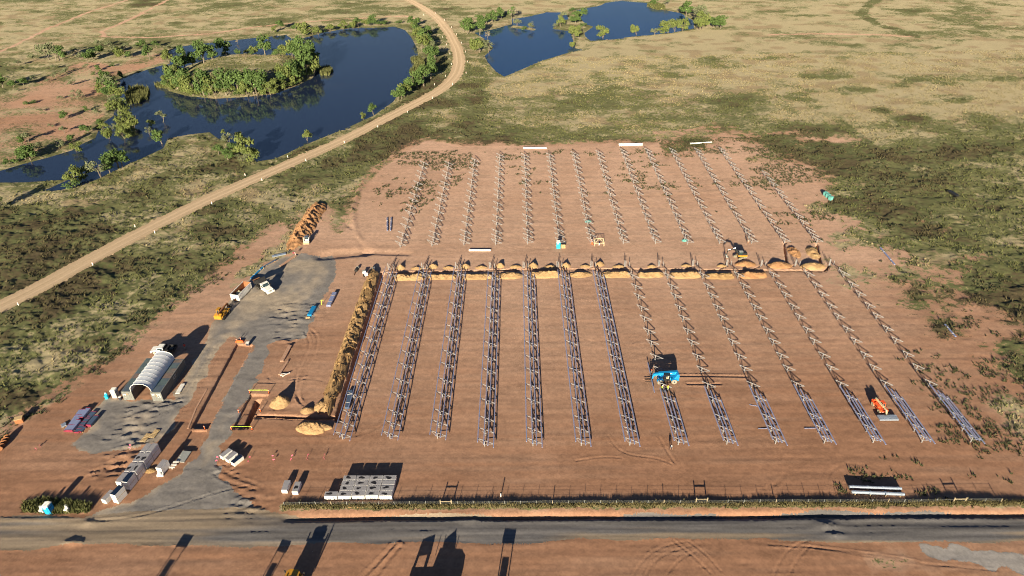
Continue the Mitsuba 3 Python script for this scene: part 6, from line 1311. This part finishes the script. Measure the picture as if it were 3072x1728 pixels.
dist_r = np.minimum.reduce([sdist(YARD, q[:, 0], q[:, 1], 5), sdist(HAUL, q[:, 0], q[:, 1], 5) * 0 - 5])
keep &= (dist_r < -1) & (q[:, 1] > FENCE_Y(q[:, 0]) + .5) & (padd > -5) & (r.random(len(q)) < .8)
wq = q[keep]
idx = TREE.query(wq)[1]; flatok = np.abs(GZ[idx]) < .6; wq, idx = wq[flatok], idx[flatok]
print('weeds', len(wq))
hh = r.uniform(.18, .55, len(wq)); ww = r.uniform(.35, .85, len(wq))
whole(thing('weed_patches', 'low dark weeds dotted over the bare soil of the pad', 'weeds', None, 'stuff'), mikit.ply(tuft_field(np.column_stack([wq, GZ[idx]]), hh, ww, 4, 22, .5), 'm_weed', False))
# rough growth over the weedy ground right of the pad and the grass left of it
def rough(name, label, cond, n, h0, h1, w0, w1, m, seed, blades=3, box=(-190, 330, 62, 420), lean=.4):
    r = np.random.default_rng(seed)
    q = np.column_stack([r.uniform(box[0], box[1], n), r.uniform(box[2], box[3], n)])
    i = TREE.query(q)[1]
    near = np.abs(GP[i] - q).max(1) < 2.5
    k = cond(q, i) & near & (GWET[i] < -.6)
    rdq, _, _ = line_dist(ROADC, q[:, 0], q[:, 1], 9); k &= rdq > ROAD_HALF + .5
    q, i = q[k], i[k]; print(name, len(q))
    whole(thing(name, label, 'grass', None, 'stuff'), mikit.ply(tuft_field(np.column_stack([q, GZ[i] - .05]), r.uniform(h0, h1, len(q)), r.uniform(w0, w1, len(q)), blades, seed + 1, lean), m, False))
nq = lambda q, s, sd: fb(q[:, 0], q[:, 1], s, sd, 2)
rough('dark_undergrowth', 'dark weedy undergrowth right of the pad and beside the dirt road', lambda q, i: (GVEG[i] > .5) & (GTONE[i] > .62) & (nq(q, .25, 95) > .46), 140000, .3, .95, .5, 1.1, 'm_bush', 31)
rough('green_grass', 'taller green grass clumps between the road, ponds and pad', lambda q, i: (GVEG[i] > .5) & (GTONE[i] > .3) & (GTONE[i] < .62) & (nq(q, .2, 96) > .42) & (q[:, 1] > 90), 150000, .3, .8, .4, .9, 'm_reed', 33)
rough('dry_grass', 'dry straw-coloured grass clumps of the meadow', lambda q, i: (GVEG[i] > .5) & (GTONE[i] < .36) & (nq(q, .2, 97) > .42) & (q[:, 1] > 90), 170000, .25, .7, .4, .9, 'm_drygrass', 35)
# the grass strip under the fence
r = np.random.default_rng(41); x = r.uniform(-46, 96, 8000); y = np.array([fy(v) for v in x]) + r.normal(-.2, .36, len(x))
whole(thing('fence_grass', 'tall dry grass strip under the wire fence', 'grass', None, 'stuff'), mikit.ply(tuft_field(np.column_stack([x, y, GZ[TREE.query(np.column_stack([x, y]))[1]]]), r.uniform(.25, .75, len(x)) * (.5 + .9 * fb(x, y * 0, .12, 98)), r.uniform(.2, .4, len(x)), 4, 42, .6), 'm_fencegrass', False))
q = scatter([(-97.4,86.6),(-93.9,87.9),(-86.3,86.9),(-83.2,85.9),(-82.9,84.2),(-90.9,84.1),(-95.9,84.5)], 1500, 43); r = np.random.default_rng(44)
whole(thing('nook_grass', 'patch of long grass around the blue toilet', 'grass', None, 'stuff'), mikit.ply(tuft_field(np.column_stack([q, GZ[TREE.query(q)[1]]]), r.uniform(.3, 1.1, len(q)), r.uniform(.3, .6, len(q)), 4, 45, .6), 'm_reed', False))
